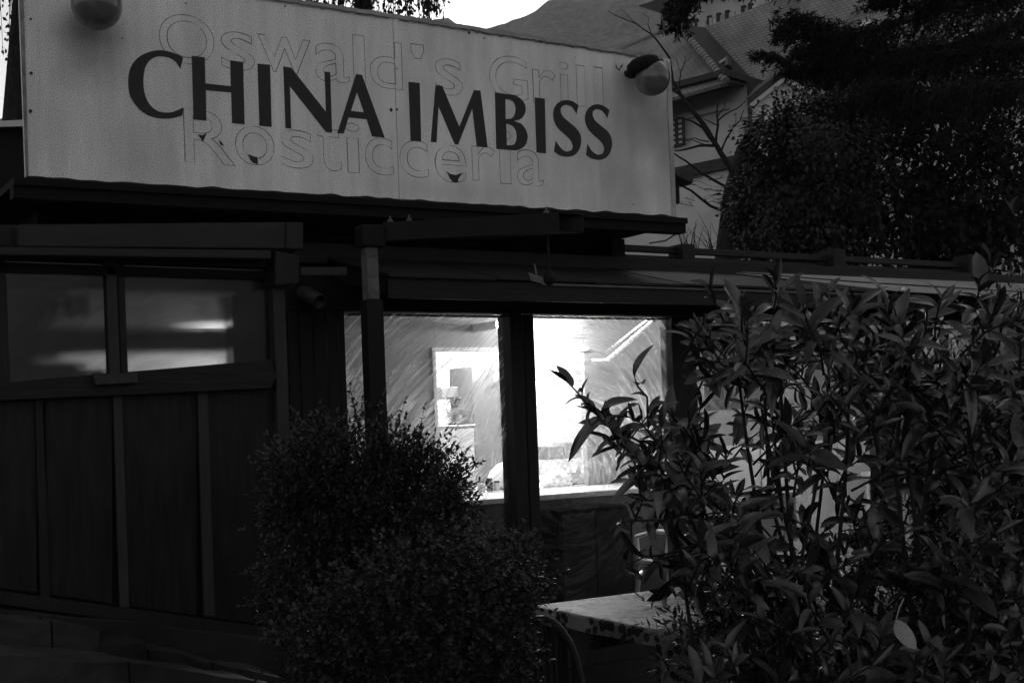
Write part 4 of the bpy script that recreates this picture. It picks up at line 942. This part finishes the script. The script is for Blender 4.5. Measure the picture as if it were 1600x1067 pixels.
# low shed at the far left, only its pale roof edge showing
shd = thing('low_shed', 'dark low shed with a pale roof edge at the left margin beside the sign', 'shed', atD(-60, 500, 10))
obj('shed_wall', slab([atD(-220, 200, 10.1), atD(60, 200, 10.1), atD(60, 640, 10.1), atD(-220, 640, 10.1)], 1.5, F), M_black, shd)
obj('roof_edge', slab([atD(-220, 196, 10), atD(6, 189, 10), atD(60, 186, 10), atD(60, 197, 10), atD(20, 198, 10), atD(-220, 203, 10)], 1.6, F), M_render2, shd)

# ================================================================ VEGETATION
rnd = random.Random(11)
def rv(): 
    while True:
        p = Vector((rnd.uniform(-1, 1), rnd.uniform(-1, 1), rnd.uniform(-1, 1)))
        if 0.01 < p.length < 1: return p
class Leaves:
    def __init__(s): s.v, s.f = [], []
    def leaf(s, base, d, n, ln, wd, curl=.15, segs=2):
        """pointed leaf from base along d, facing n"""
        d = d.normalized(); w = d.cross(n)
        if w.length < 1e-4: w = d.orthogonal()
        w.normalize(); n = w.cross(d); k = len(s.v)
        if segs == 2:
            s.v += [base, base + d * ln * .45 + w * wd * .5 + n * ln * .04, base + d * ln * .45 - w * wd * .5 + n * ln * .04, base + d * ln - n * ln * curl, base + d * ln * .5]
            s.f += [(k, k + 1, k + 4), (k, k + 4, k + 2), (k + 1, k + 3, k + 4), (k + 4, k + 3, k + 2)]
        else:
            s.v += [base, base + d * ln * .5 + w * wd * .5, base + d * ln - n * ln * curl, base + d * ln * .5 - w * wd * .5]; s.f += [(k, k + 1, k + 2, k + 3)]
    def mesh(s, name): return mesh_of(name, s.v, s.f)
def blobs_points(blobs, n, shell=.55):
    """random points in ellipsoids given as (px,py,depth,rx_px,ry_px,rz_m), biased to the outside; returns (point, outward)"""
    out = []; tot = sum(b[3] * b[4] for b in blobs)
    for b in blobs:
        c = atD(b[0], b[1], b[2]); sx_, sz_ = b[3] * b[2] / FPX, b[4] * b[2] / FPX
        for _ in range(int(n * b[3] * b[4] / tot)):
            q = rv().normalized() * (shell + (1 - shell) * rnd.random() ** .6)
            out.append((c + Rt * q.x * sx_ + Up * q.z * sz_ + F * q.y * b[5], (Rt * q.x + Up * q.z + F * q.y).normalized()))
    return out

def sprig_bush(name, label, cat, blobs, n, ln, lw, m, loc, sprig=(.10, .18), pairs=6, extra=(), up=.7, round_=False):
    t = thing(name, label, cat, loc); L = Leaves(); bs = bmesh.new()
    jobs = [(p, (o_ * 1 + Up * up + rv() * .5).normalized(), rnd.uniform(*sprig)) for p, o_ in blobs_points(blobs, n)]
    for (p, q, k) in extra:
        a, b = p, q; jobs.append((a, (b - a).normalized(), (b - a).length))
        for _ in range(k):
            tt = rnd.uniform(.25, .9); jobs.append((a.lerp(b, tt), ((b - a).normalized() + rv() * .8).normalized(), rnd.uniform(*sprig) * .8))
    jobs = [j for j in jobs if noise.noise(j[0] * 4.5) > -.28 or j[2] > .2]
    for i, (p, d, sl_) in enumerate(jobs):
        if rnd.random() < .06: sl_ *= 1.5
        a_ = d.orthogonal().normalized(); pts = [p]; dd = d.copy(); st = 4
        for k in range(st): dd = (dd + rv() * .12).normalized(); pts.append(pts[-1] + dd * sl_ / st)
        if i % 3 == 0 or i >= len(jobs) - 40: tube(pts, [.0025, .002, .002, .0015, .001], 3, bs, False)
        np_ = pairs if sl_ < .25 else int(pairs * sl_ / .15)
        for k in range(np_):
            tt = (k + .7) / np_ * st; i0 = min(int(tt), st - 1); q = pts[i0].lerp(pts[i0 + 1], tt - i0); ang = k * 1.2 + rnd.random()
            for sgn in (1, -1):
                w = (a_ * math.cos(ang) + dd.cross(a_) * math.sin(ang)) * sgn
                L.leaf(q, (dd * .7 + w).normalized() + rv() * .15, (Up + w * .3 + rv() * .5), ln * rnd.uniform(.7, 1.2), lw * rnd.uniform(.8, 1.15), .1, 2 if not round_ else 2)
        L.leaf(pts[-1], dd, Up + rv(), ln, lw)
    # woody core stems
    bt = bmesh.new()
    for b in blobs:
        c = atD(b[0], b[1], b[2])
        for _ in range(5):
            q = c + Rt * rnd.uniform(-.5, .5) * b[3] * b[2] / FPX + Up * rnd.uniform(0, .6) * b[4] * b[2] / FPX + F * rnd.uniform(-.5, .5) * b[5]
            g = Vector((loc[0] + rnd.uniform(-.15, .15), loc[1] + rnd.uniform(-.1, .1), 0)); tube([g, g.lerp(q, .5) + rv() * .06, q], [.016, .01, .004], 5, bt)
    obj('stem', bt, M_bark, t, 'stuff'); obj('twigs', bs, M_bark, t, 'stuff')
    obj('foliage', L.mesh('foliage'), m, t, 'stuff')
    return t
bd = 4.55
c0 = atD(560, 900, bd)
sprig_bush('box_bush', 'dense dark box bush with tiny leaves in front of the steel post', 'bush',
    [(570, 800, bd, 125, 105, .3), (500, 900, bd, 65, 120, .26), (510, 755, bd, 70, 60, .22), (640, 780, bd - .1, 65, 70, .2), (640, 870, bd, 95, 90, .3), (490, 835, bd, 50, 95, .25)],
    3600, .023, .012, M_leafbox, (c0.x, c0.y, 0), (.07, .15), 6,
    extra=[(atD(a, b, bd - .1), atD(c, d, bd - .1), k) for a, b, c, d, k in ((660, 730, 717, 684, 3), (660, 790, 735, 725, 5), (680, 800, 728, 757, 4), (620, 720, 640, 672, 3), (560, 690, 562, 655, 3), (585, 700, 588, 664, 2), (500, 690, 498, 664, 2), (640, 700, 672, 672, 3), (690, 820, 722, 780, 3))])
rd = 3.95
c0 = atD(700, 980, rd)
sprig_bush('flowering_shrub', 'low rounded shrub with fuller leaves spreading in front of the box bush', 'bush',
    [(745, 910, rd, 75, 55, .3), (650, 935, rd, 100, 55, .3), (785, 930, rd + .1, 45, 50, .25), (570, 1005, rd, 95, 65, .3), (690, 990, rd, 120, 100, .35), (520, 1045, rd, 45, 35, .2), (770, 1010, rd, 50, 75, .25), (640, 1070, rd, 170, 70, .3)],
    2600, .021, .017, M_leafrose, (c0.x, c0.y, 0), (.06, .13), 4, up=.9, round_=True,
    extra=[(atD(a, b, rd), atD(c, d, rd), k) for a, b, c, d, k in ((790, 870, 850, 868, 3), (800, 900, 862, 906, 3), (700, 870, 705, 830, 2), (760, 870, 800, 830, 2))])

# ---- laurel: shoots with whorls of large leaves; each of the 300 nearest leaves is its own object
def leaf_mesh(name, bend, fold, wid, wave):
    v, f = [], []; n = 8
    prof = [.05, .55, .85, .98, 1, .97, .84, .55, 0.04]
    for i in range(n + 1):
        t = i / n; hw = prof[i] * wid / 2; zz = -bend * t * t; x = t * (1 - .12 * bend * t)
        wob = wave * math.sin(t * 9)
        v += [(x, -hw, zz + hw * fold + wob * .3), (x, -hw * .5, zz + hw * fold * .35), (x, 0, zz), (x, hw * .5, zz + hw * fold * .35), (x, hw, zz + hw * fold - wob * .3)]
    for i in range(n):
        for k in range(4): a = i * 5 + k; f.append((a, a + 5, a + 6, a + 1))
    return v, f
LV = [leaf_mesh('leaf', .22, .4, .32, .02), leaf_mesh('leaf', .42, .3, .36, .03), leaf_mesh('leaf', .08, .6, .29, .02), leaf_mesh('leaf', .65, .35, .34, .04), leaf_mesh('leaf', .95, .55, .30, .07), leaf_mesh('leaf', -.12, .8, .27, .05)]
LVW = 1
def laurel(name, label, loc, shoots, lmin, lmax, root_px, n_parts=299):
    t = thing(name, label, 'shrub', loc); leaves = []; off = OFF[t.name]
    for (tip, base, nl) in shoots:
        ax_ = (tip - base).normalized(); L_ = (tip - base).length
        mid = base.lerp(tip, .5) + rv() * L_ * .16; pts = [base, base.lerp(mid, .55), mid, mid.lerp(tip, .55) + rv() * .01, tip]
        obj('stem', tube(pts, [.0045, .004, .0035, .003, .0022], 6), M_bark, t)
        a_ = ax_.orthogonal().normalized(); b_ = ax_.cross(a_); ph = rnd.uniform(0, 6)
        for k in range(nl):
            u_ = k / max(1, nl - 1); back = (1 - u_) ** 1.1 * min(.75, .22 / L_ + .25)
            s_ = 1 - back; seg = min(3, int(s_ * 4)); q = pts[seg].lerp(pts[seg + 1], min(1, s_ * 4 - seg))
            ang = ph + k * 2.399; w = a_ * math.cos(ang) + b_ * math.sin(ang)
            sp_ = .35 + .9 * (1 - u_)
            d = (ax_ * (1 - sp_ * .45) + w * sp_ * .95 + Up * rnd.uniform(-.12, .22)).normalized()
            n_ = (ax_ - w * .4 + Up * .5 + rv() * .75); y = n_.cross(d).normalized(); n_ = d.cross(y)
            ln = rnd.uniform(lmin, lmax) * rnd.choice((.7, 1, 1, 1.1)) * (.72 + .28 * math.sin(math.pi * min(1, .25 + u_ * .6)))
            M = Matrix((d * ln, y * ln * rnd.uniform(.85, 1.15), n_ * ln)).transposed().to_4x4(); M.translation = q - off
            leaves.append((M, rnd.choice((0, 0, 1, 1, 2, 2, 3, 3, 4, 5)), (q - EYE).dot(F)))
    leaves.sort(key=lambda z: z[2])
    # the nearest ones are parts; the rest are joined
    mes = []
    for vv, ff in LV:
        for mm_ in (M_laurel, M_laurel2, M_younghi):
            me = mesh_of('leaf', vv, ff); me.materials.append(mm_); me.polygons.foreach_set('use_smooth', [True] * len(me.polygons)); mes.append(me)
    for M, k, _ in leaves[:n_parts]:
        o_ = bpy.data.objects.new('leaf', mes[k * 3 + rnd.choice((0, 0, 0, 1, 1, 2))]); C.objects.link(o_); o_.parent = t; o_.matrix_local = M
    if leaves[n_parts:]:
        V, Fc = [], []
        for M, k, _ in leaves[n_parts:]:
            b0 = len(V); vv, ff = LV[k]; V += [M @ Vector(p) for p in vv]; Fc += [tuple(b0 + i for i in q) for q in ff]
        me = mesh_of('leaf_mass', V, Fc); me.materials.append(M_laurel); me.polygons.foreach_set('use_smooth', [True] * len(me.polygons))
        o_ = bpy.data.objects.new('leaf_mass', me); C.objects.link(o_); o_.parent = t; o_['kind'] = 'stuff'
    return t
LD = 4.0
roots = [atD(1230, 1500, LD), atD(1330, 1500, LD), atD(1420, 1500, LD)]
for r_ in roots: r_.z = 0
fixed = [  # tip px,py, base px,py, depth offset, leaves
 (888, 598, 950, 662, -.1, 8), (912, 628, 965, 690, -.12, 6), (925, 640, 1000, 690, -.05, 7), (945, 660, 1010, 700, -.1, 6), (992, 592, 1012, 660, -.15, 4), (1110, 448, 1150, 520, .0, 9), (1212, 440, 1215, 520, -.1, 10), (1292, 458, 1285, 540, -.1, 8), (1392, 470, 1380, 560, .0, 9), (1530, 442, 1520, 540, 0, 9), (1470, 470, 1460, 550, 0, 8),
 (1340, 478, 1330, 560, 0, 9), (1560, 500, 1540, 590, .1, 8), (1250, 500, 1240, 590, .1, 9), (1160, 490, 1180, 580, .1, 8), (1100, 520, 1170, 600, -.05, 7), (1092, 560, 1160, 600, 0, 6), (1110, 590, 1170, 610, 0, 6),
 (980, 650, 1050, 720, -.1, 9), (1040, 640, 1090, 700, 0, 8), (960, 690, 1040, 730, 0, 8), (1075, 640, 1110, 720, .1, 7), (1005, 730, 1080, 760, 0, 7), (975, 700, 1050, 740, -.1, 6),
 (975, 815, 1080, 800, -.1, 7), (985, 880, 1090, 850, -.15, 6), (1000, 895, 1080, 860, -.1, 7), (1040, 930, 1080, 870, 0, 7), (1085, 930, 1120, 870, -.1, 8), (1000, 780, 1070, 770, 0, 5)]
def shoot(tx, ty, bx_, by_, do, n): return (atD(tx, ty, LD + do), atD(bx_, by_, LD + do + .15), n)
sh_ = [shoot(*q) for q in fixed]
# filling shoots, leaving the gap where the lit panels show
def inside(px, py):
    if px < 1090 + max(0, 560 - py) * .1: return 640 < py < 770 and px > 975 + abs(py - 690) * .3
    if 1100 < px < 1165 and 560 < py < 690: return False
    return 470 < py < 1120
nfill = 0
while nfill < 430:
    px, py = rnd.uniform(980, 1640), rnd.uniform(480, 1110)
    if not inside(px, py): continue
    if 1100 < px < 1480 and 660 < py < 800 and rnd.random() < .8: continue
    if 1180 < px < 1480 and 780 < py < 900 and rnd.random() < .5: continue
    do = rnd.uniform(-.35, 1.0); bx2 = px + (1290 - px) * .12 + rnd.uniform(-85, 85); by2 = py + rnd.uniform(35, 105)
    sh_.append(shoot(px, py, bx2, by2, do, rnd.randrange(7, 11))); nfill += 1
lau = laurel('cherry_laurel', 'large glossy leaved laurel shrub filling the lower right', (roots[0].x, roots[0].y, 0), sh_, .06, .14, None)
# main stems feeding the shoots
for k in range(16):
    r_ = rnd.choice(roots) + Vector((rnd.uniform(-.1, .1), rnd.uniform(-.1, .1), 0)); s_ = sh_[rnd.randrange(len(sh_))]
    obj('stem', tube([r_, r_.lerp(s_[1], .25) + rv() * .06, r_.lerp(s_[1], .5) + rv() * .09, r_.lerp(s_[1], .78) + rv() * .07, s_[1]], [.012, .010, .008, .006, .0045], 6), M_bark, lau)
for (a, b, c, d, e, f_) in ((1150, 560, 1168, 700, 1200, 900), (1215, 520, 1225, 700, 1240, 900), (1190, 640, 1215, 760, 1260, 950), (1330, 560, 1320, 760, 1300, 950), (1470, 560, 1450, 760, 1400, 1000), (1050, 725, 1130, 800, 1220, 960), (1080, 800, 1150, 850, 1230, 1000)):
    obj('stem', tube([atD(a, b, LD + .1), atD(c, d, LD + .12), atD(e, f_, LD + .1), roots[0] + rv() * .08], [.004, .006, .008, .012], 6), M_bark, lau)
# the pale withered leaf
dl = atD(1400, 968, LD - .55)
me = mesh_of('leaf', *LV[1]); me.materials.append(M_dead)
o_ = bpy.data.objects.new('leaf', me); C.objects.link(o_); o_.parent = lau; d = (Rt * .45 - Up * .9).normalized(); y = F.cross(d).normalized(); n_ = d.cross(y); M = Matrix((d * .085, y * .12, n_ * .12)).transposed().to_4x4(); M.translation = dl - OFF[lau.name]; o_.matrix_local = M; o_['label'] = 'pale withered leaf hanging low'
obj('leaf_stalk', tube([dl, atD(1405, 950, LD - .55), atD(1412, 935, LD - .5)], .002, 5), M_dead, lau)

# second, finer shrub at the right margin
c0 = atD(1590, 900, 4.6)
sprig_bush('mixed_shrub', 'narrow leaved shrub at the right margin behind the laurel', 'shrub', [(1540, 850, 4.7, 90, 260, .3), (1600, 700, 4.7, 70, 220, .3), (1330, 1010, 4.4, 260, 90, .3)], 900, .05, .014, M_laurel2, (c0.x, c0.y, 0), (.12, .22), 6)
# plant on the roof edge at right
rp = [(atD(1585, 330, 11.5), atD(1592, 400, 11.5), 9), (atD(1570, 395, 11.5), atD(1580, 440, 11.5), 8), (atD(1545, 408, 11.5), atD(1560, 445, 11.5), 7), (atD(1600, 380, 11.5), atD(1596, 440, 11.5), 8)]
g9 = atD(1590, 430, 11.5)
lp = laurel('young_laurel', 'slender young shrub rising above the awning at the far right', (g9.x, g9.y, 0), rp, .16, .25, None)
obj('stem', tube([(g9.x, g9.y, 0), (g9.x + .05, g9.y, 1.2), g9], [.03, .02, .012], 6), M_bark, lp)

# ---- ivy-clad trees, dark mass at the right
def leafy_tree(name, label, blobs, n, ln, lw, m, base, droop=.6, limbs=6, cat='tree', shell=.4):
    t = thing(name, label, cat, base); L = Leaves()
    top = atD(blobs[0][0], blobs[0][1], blobs[0][2])
    B = Vector(base); obj('trunk', tube([B, B.lerp(top, .35) + rv() * .1, B.lerp(top, .7) + rv() * .15, top], [.2, .16, .12, .06], 9), M_bark, t)
    for k in range(limbs):
        b = blobs[k % len(blobs)]; q = atD(b[0], b[1], b[2]) + Rt * rnd.uniform(-.6, .6) * b[3] * b[2] / FPX + Up * rnd.uniform(-.3, .6) * b[4] * b[2] / FPX
        s_ = B.lerp(top, rnd.uniform(.35, .8)); obj('branch', tube([s_, s_.lerp(q, .5) + rv() * .15 + Up * .1, q], [.07, .045, .015], 6), M_bark, t)
    for p, o_ in blobs_points(blobs, n // 5, shell):
        if noise.noise(p * 2.2) < -.22: continue
        p = p + o_ * (noise.noise(p * 3.1) * .28 + noise.noise(p * 9) * .08)
        d0 = (o_ + rv() * .6 - Up * droop).normalized()
        for k in range(5):
            q = p + rv() * ln * 2; L.leaf(q, d0 + rv() * .7, o_ + Up * .5 + rv() * .6, ln * rnd.uniform(.6, 1.2), lw * rnd.uniform(.7, 1.2), .15)
    obj('crown', L.mesh('crown'), m, t, 'stuff'); return t
dI = 12.5
bI = atD(1310, 1000, dI); bI.z = 0
leafy_tree('ivy_tree', 'dark ivy covered tree in front of the tiled house', [(1290, 250, dI, 90, 130, .9), (1220, 222, dI - .3, 55, 58, .5), (1205, 330, dI, 70, 70, .6), (1270, 340, dI, 110, 75, .8), (1190, 315, dI, 35, 35, .3), (1200, 275, dI, 30, 40, .3), (1240, 390, dI, 90, 45, .6), (1165, 345, dI, 35, 40, .3), (1310, 175, dI, 50, 55, .6)], 34000, .062, .034, M_ivyl, (bI.x, bI.y, 0))
bI = atD(1450, 1000, 13); bI.z = 0
leafy_tree('evergreen_tree', 'near black evergreen tree filling the upper right corner', [(1450, 260, 13, 150, 170, 1.2), (1560, 250, 13, 120, 200, 1.2), (1380, 330, 12.6, 110, 100, .8), (1500, 360, 12.6, 160, 80, .8), (1370, 165, 13.2, 80, 80, .7), (1680, 200, 13, 150, 260, 1.2), (1450, 160, 13.5, 140, 110, .9), (1540, 50, 13.6, 140, 85, .9), (1410, 105, 13.4, 100, 55, .7)], 30000, .09, .05, M_ivy, (bI.x, bI.y, 0), shell=.3)
# cedar with layered boughs of hanging needles
bC = atD(1720, 1000, 12); bC.z = 0
ced = thing('cedar_tree', 'black cedar with drooping needle boughs along the top right', 'tree', bC)
obj('trunk', tube([Vector((atD(1720, 1000, 12).x, atD(1720, 1000, 12).y, 0)), atD(1700, 300, 12), atD(1680, -200, 12)], [.28, .2, .1], 10), M_bark, ced)
def bough(pts, dep, drop, n, spread):
    P = [atD(x, y, dep) for x, y in pts]; rr = [.035 * (1 - i / len(P)) + .008 for i in range(len(P))]
    L = Leaves(); bs = tube(P, rr, 6)
    for _ in range(n):
        t = rnd.random() * (len(P) - 1); i = int(t); q = P[i].lerp(P[i + 1], t - i) + Rt * rnd.uniform(-1, 1) * .1 + F * rnd.uniform(-spread, spread)
        dd = (Rt * -.5 - Up * .55 + rv() * .55).normalized(); ln = rnd.uniform(.3, 1) * drop * max(.22, 1 - t / (len(P) - 1)) ** .6; e = q + dd * ln
        tube([q, q.lerp(e, .5) + Up * .02, e - Up * .03], [.004, .003, .001], 3, bs, False)
        for k in range(14):
            w = q.lerp(e, rnd.random()); L.leaf(w, (dd * .5 + rv()).normalized(), rv(), .055, .012, .1, 1)
    b_ = obj('bough', bs, M_bark, ced); obj('needles', L.mesh('needles'), M_cedar, b_, 'stuff')
bough([(1690, -40), (1450, 20), (1330, 60), (1265, 42), (1225, 34)], 10.5, .35, 420, .35)
bough([(1690, 60), (1450, 90), (1330, 110), (1290, 95), (1245, 92)], 10.8, .4, 420, .35)
bough([(1620, 20), (1500, 70), (1380, 85), (1310, 72), (1255, 60)], 11, .5, 420, .4)
bough([(1650, -60), (1560, 0), (1480, -5), (1410, -14), (1370, -6)], 10, .28, 320, .3)
bough([(1690, -60), (1500, -30), (1400, -34), (1300, -30), (1200, -22), (1120, -20)], 9.8, .16, 260, .2)
bough([(1640, 130), (1520, 140), (1420, 150), (1340, 140)], 10.6, .6, 420, .4)
bough([(1300, -60), (1180, -40), (1100, -20), (1068, 0), (1058, 22), (1062, 48)], 9.2, .12, 110, .08)
bough([(1280, -55), (1180, -35), (1110, -22), (1075, 8), (1066, 30)], 9.25, .10, 90, .06)
bough([(1250, 115), (1210, 88), (1188, 84)], 11.2, .16, 60, .1)
# leaning dark trunk against the house wall
pI = atD(1165, 1000, 16.5); pI.z = 0
tt_ = thing('leaning_trunk', 'smooth dark leaning tree trunk against the pale house wall', 'tree', pI)
obj('trunk', tube([pI, atD(1135, 420, 16.5), atD(1150, 300, 16.5), atD(1166, 235, 16.5), atD(1188, 190, 16.5)], [.2, .17, .16, .13, .07], 10), M_bark, tt_)
obj('crown', (lambda L: ([L.leaf(atD(1230 + rnd.gauss(0, 18), 215 + rnd.gauss(0, 18), 16.5), rv(), rv(), .1, .06) for _ in range(700)], L.mesh('crown'))[1])(Leaves()), M_ivy, tt_, 'stuff')

# ---- bare tree with traced limbs
pB = atD(1225, 900, 13.8); pB.z = 0
bare = thing('bare_tree', 'leafless tree whose thin limbs cross the pale house wall', 'tree', pB)
def limb(pts, r0, r1, dep=10, name='branch'):
    dep *= 1.38; r0 *= 1.38; r1 *= 1.38
    P = [atD(x, y, dep) for x, y in pts]; n = len(P); Q = []
    for i in range(n - 1): Q += [P[i], P[i].lerp(P[i + 1], .5) + rv() * .008]
    Q.append(P[-1]); m = len(Q); return obj(name, tube(Q, [r0 + (r1 - r0) * i / (m - 1) for i in range(m)], 6), M_bark, bare)
obj('trunk', tube([pB, atD(1215, 500, 13.8), atD(1170, 310, 13.8)], [.085, .06, .04], 8), M_bark, bare)
limb([(1170, 312), (1150, 280), (1130, 245), (1120, 228)], .026, .02)
limb([(1120, 228), (1100, 198), (1075, 165), (1052, 128), (1030, 100)], .016, .009)
limb([(1124, 232), (1108, 205), (1090, 180), (1062, 148), (1048, 138)], .012, .008)
limb([(1119, 229), (1098, 200), (1082, 190), (1056, 182)], .012, .006)
limb([(1118, 228), (1122, 195), (1120, 180), (1122, 162)], .012, .005); limb([(1121, 190), (1135, 178), (1152, 170), (1165, 158)], .007, .003); limb([(1121, 196), (1108, 190), (1095, 182)], .006, .002); limb([(1121, 183), (1132, 168), (1134, 158)], .005, .002)
limb([(1126, 238), (1136, 215), (1145, 200), (1158, 186), (1162, 172)], .009, .003); limb([(1141, 206), (1150, 192), (1150, 176)], .005, .002)
limb([(1116, 228), (1092, 228), (1070, 234), (1054, 236)], .013, .005); limb([(1108, 222), (1085, 216), (1058, 222)], .006, .002); limb([(1100, 226), (1082, 219), (1066, 222)], .005, .002)
limb([(1165, 305), (1130, 290), (1095, 270), (1072, 252), (1050, 238)], .013, .006)
limb([(1195, 345), (1150, 340), (1110, 322), (1080, 298), (1056, 286), (1040, 276)], .015, .006)
limb([(1185, 160), (1178, 168), (1174, 182)], .005, .002)
limb([(1052, 130), (1046, 90), (1030, 68), (1018, 54), (995, 38), (970, 28), (950, 18)], .010, .0022); limb([(1018, 54), (1012, 38), (1014, 28), (1004, 20)], .004, .0015); limb([(995, 38), (980, 24), (968, 12)], .003, .0015)
limb([(1060, 144), (1064, 112), (1070, 98), (1074, 84)], .006, .0015); limb([(1064, 112), (1058, 100), (1056, 88)], .003, .001); limb([(1068, 100), (1078, 92), (1082, 82)], .003, .001)
for k in range(46):
    x0, y0 = rnd.uniform(1060, 1170), rnd.uniform(330, 386); dx = rnd.uniform(-26, 26)
    limb([(x0, 392), (x0 + dx * .3, 392 - (392 - y0) * .5), (x0 + dx, y0)], .004, .001, 9.9, 'twig')
for k in range(26):
    x0, y0 = rnd.uniform(1062, 1150), rnd.uniform(275, 320)
    limb([(x0, y0), (x0 + rnd.uniform(-25, 25), y0 + rnd.uniform(-6, 8)), (x0 + rnd.uniform(-40, 40), y0 + rnd.uniform(-14, 14))], .003, .001, 9.95, 'twig')

# ---- weeping birches behind the sign
def weeper(name, label, xs_, ytop, ybot, dep, n, base_px, trunkpts, nl=26):
    b = atD(base_px, 900, dep); b.z = 0; t = thing(name, label, 'tree', b)
    P = [b] + [atD(x, y, dep) for x, y in trunkpts]; obj('trunk', tube(P, [.16 - .12 * i / len(P) for i in range(len(P))], 8), M_bark, t)
    for x, y in ((xs_[0], ytop), (xs_[1], ytop), ((xs_[0] + xs_[1]) / 2, ytop - 60)): obj('branch', tube([P[-1], P[-1].lerp(atD(x, y, dep), .5) + Up * .2, atD(x, y, dep)], [.04, .03, .015], 6), M_bark, t)
    L = Leaves(); bs = bmesh.new()
    for _ in range(n):
        x = rnd.uniform(*xs_); y0 = ytop + rnd.uniform(-10, 40); y1 = ybot(x) + rnd.gauss(0, 9) if rnd.random() < .55 else rnd.uniform(ytop + 40, max(ytop + 41, ybot(x))); dd = dep + rnd.uniform(-.8, .8)
        a, c = atD(x, y0, dd), atD(x + rnd.uniform(-10, 10), y1, dd); mid = a.lerp(c, .5) + rv() * .06
        tube([a, mid, c], [.005, .004, .002], 3, bs, False)
        for k in range(nl):
            q = a.lerp(mid, rnd.random()) if rnd.random() < .5 else mid.lerp(c, rnd.random())
            L.leaf(q + rv() * .03, (rv() * .8 - Up).normalized(), rv(), rnd.uniform(.04, .075), rnd.uniform(.02, .038), .1)
    obj('twigs', bs, M_bark, t, 'stuff'); obj('crown', L.mesh('crown'), M_weep, t, 'stuff')
def yb_mid(x): return max(-30, 42 - max(0, (460 - x)) * .8 - max(0, x - 600) * .05 + 6 * math.sin(x * .11) - max(0, x - 672) * 2)
weeper('weeping_birch', 'weeping birch whose hanging twigs show above the middle of the sign', (430, 690), -190, yb_mid, 13, 300, 560, [(560, 400), (570, 100), (560, -200)], 32)
weeper('weeping_birch', 'weeping birch at the left margin beside the sign with bright sky behind', (-120, 120), -220, lambda x: 190, 12, 95, 10, [(12, 400), (22, 200), (30, 60), (50, -220)], 46)

# ================================================================ AIR
hz = bpy.data.materials.new('evening haze'); hz.use_nodes = True; N = hz.node_tree.nodes; N.remove(N['Principled BSDF'])
pv = N.new('ShaderNodeVolumePrincipled'); pv.inputs['Color'].default_value = (.9, .9, .9, 1); pv.inputs['Density'].default_value = .0005; hz.node_tree.links.new(pv.outputs[0], N['Material Output'].inputs['Volume'])
obj('haze', box(-700, 700, -700, 700, -1, 260), hz, None, 'stuff')
cy.volume_bounces = 1
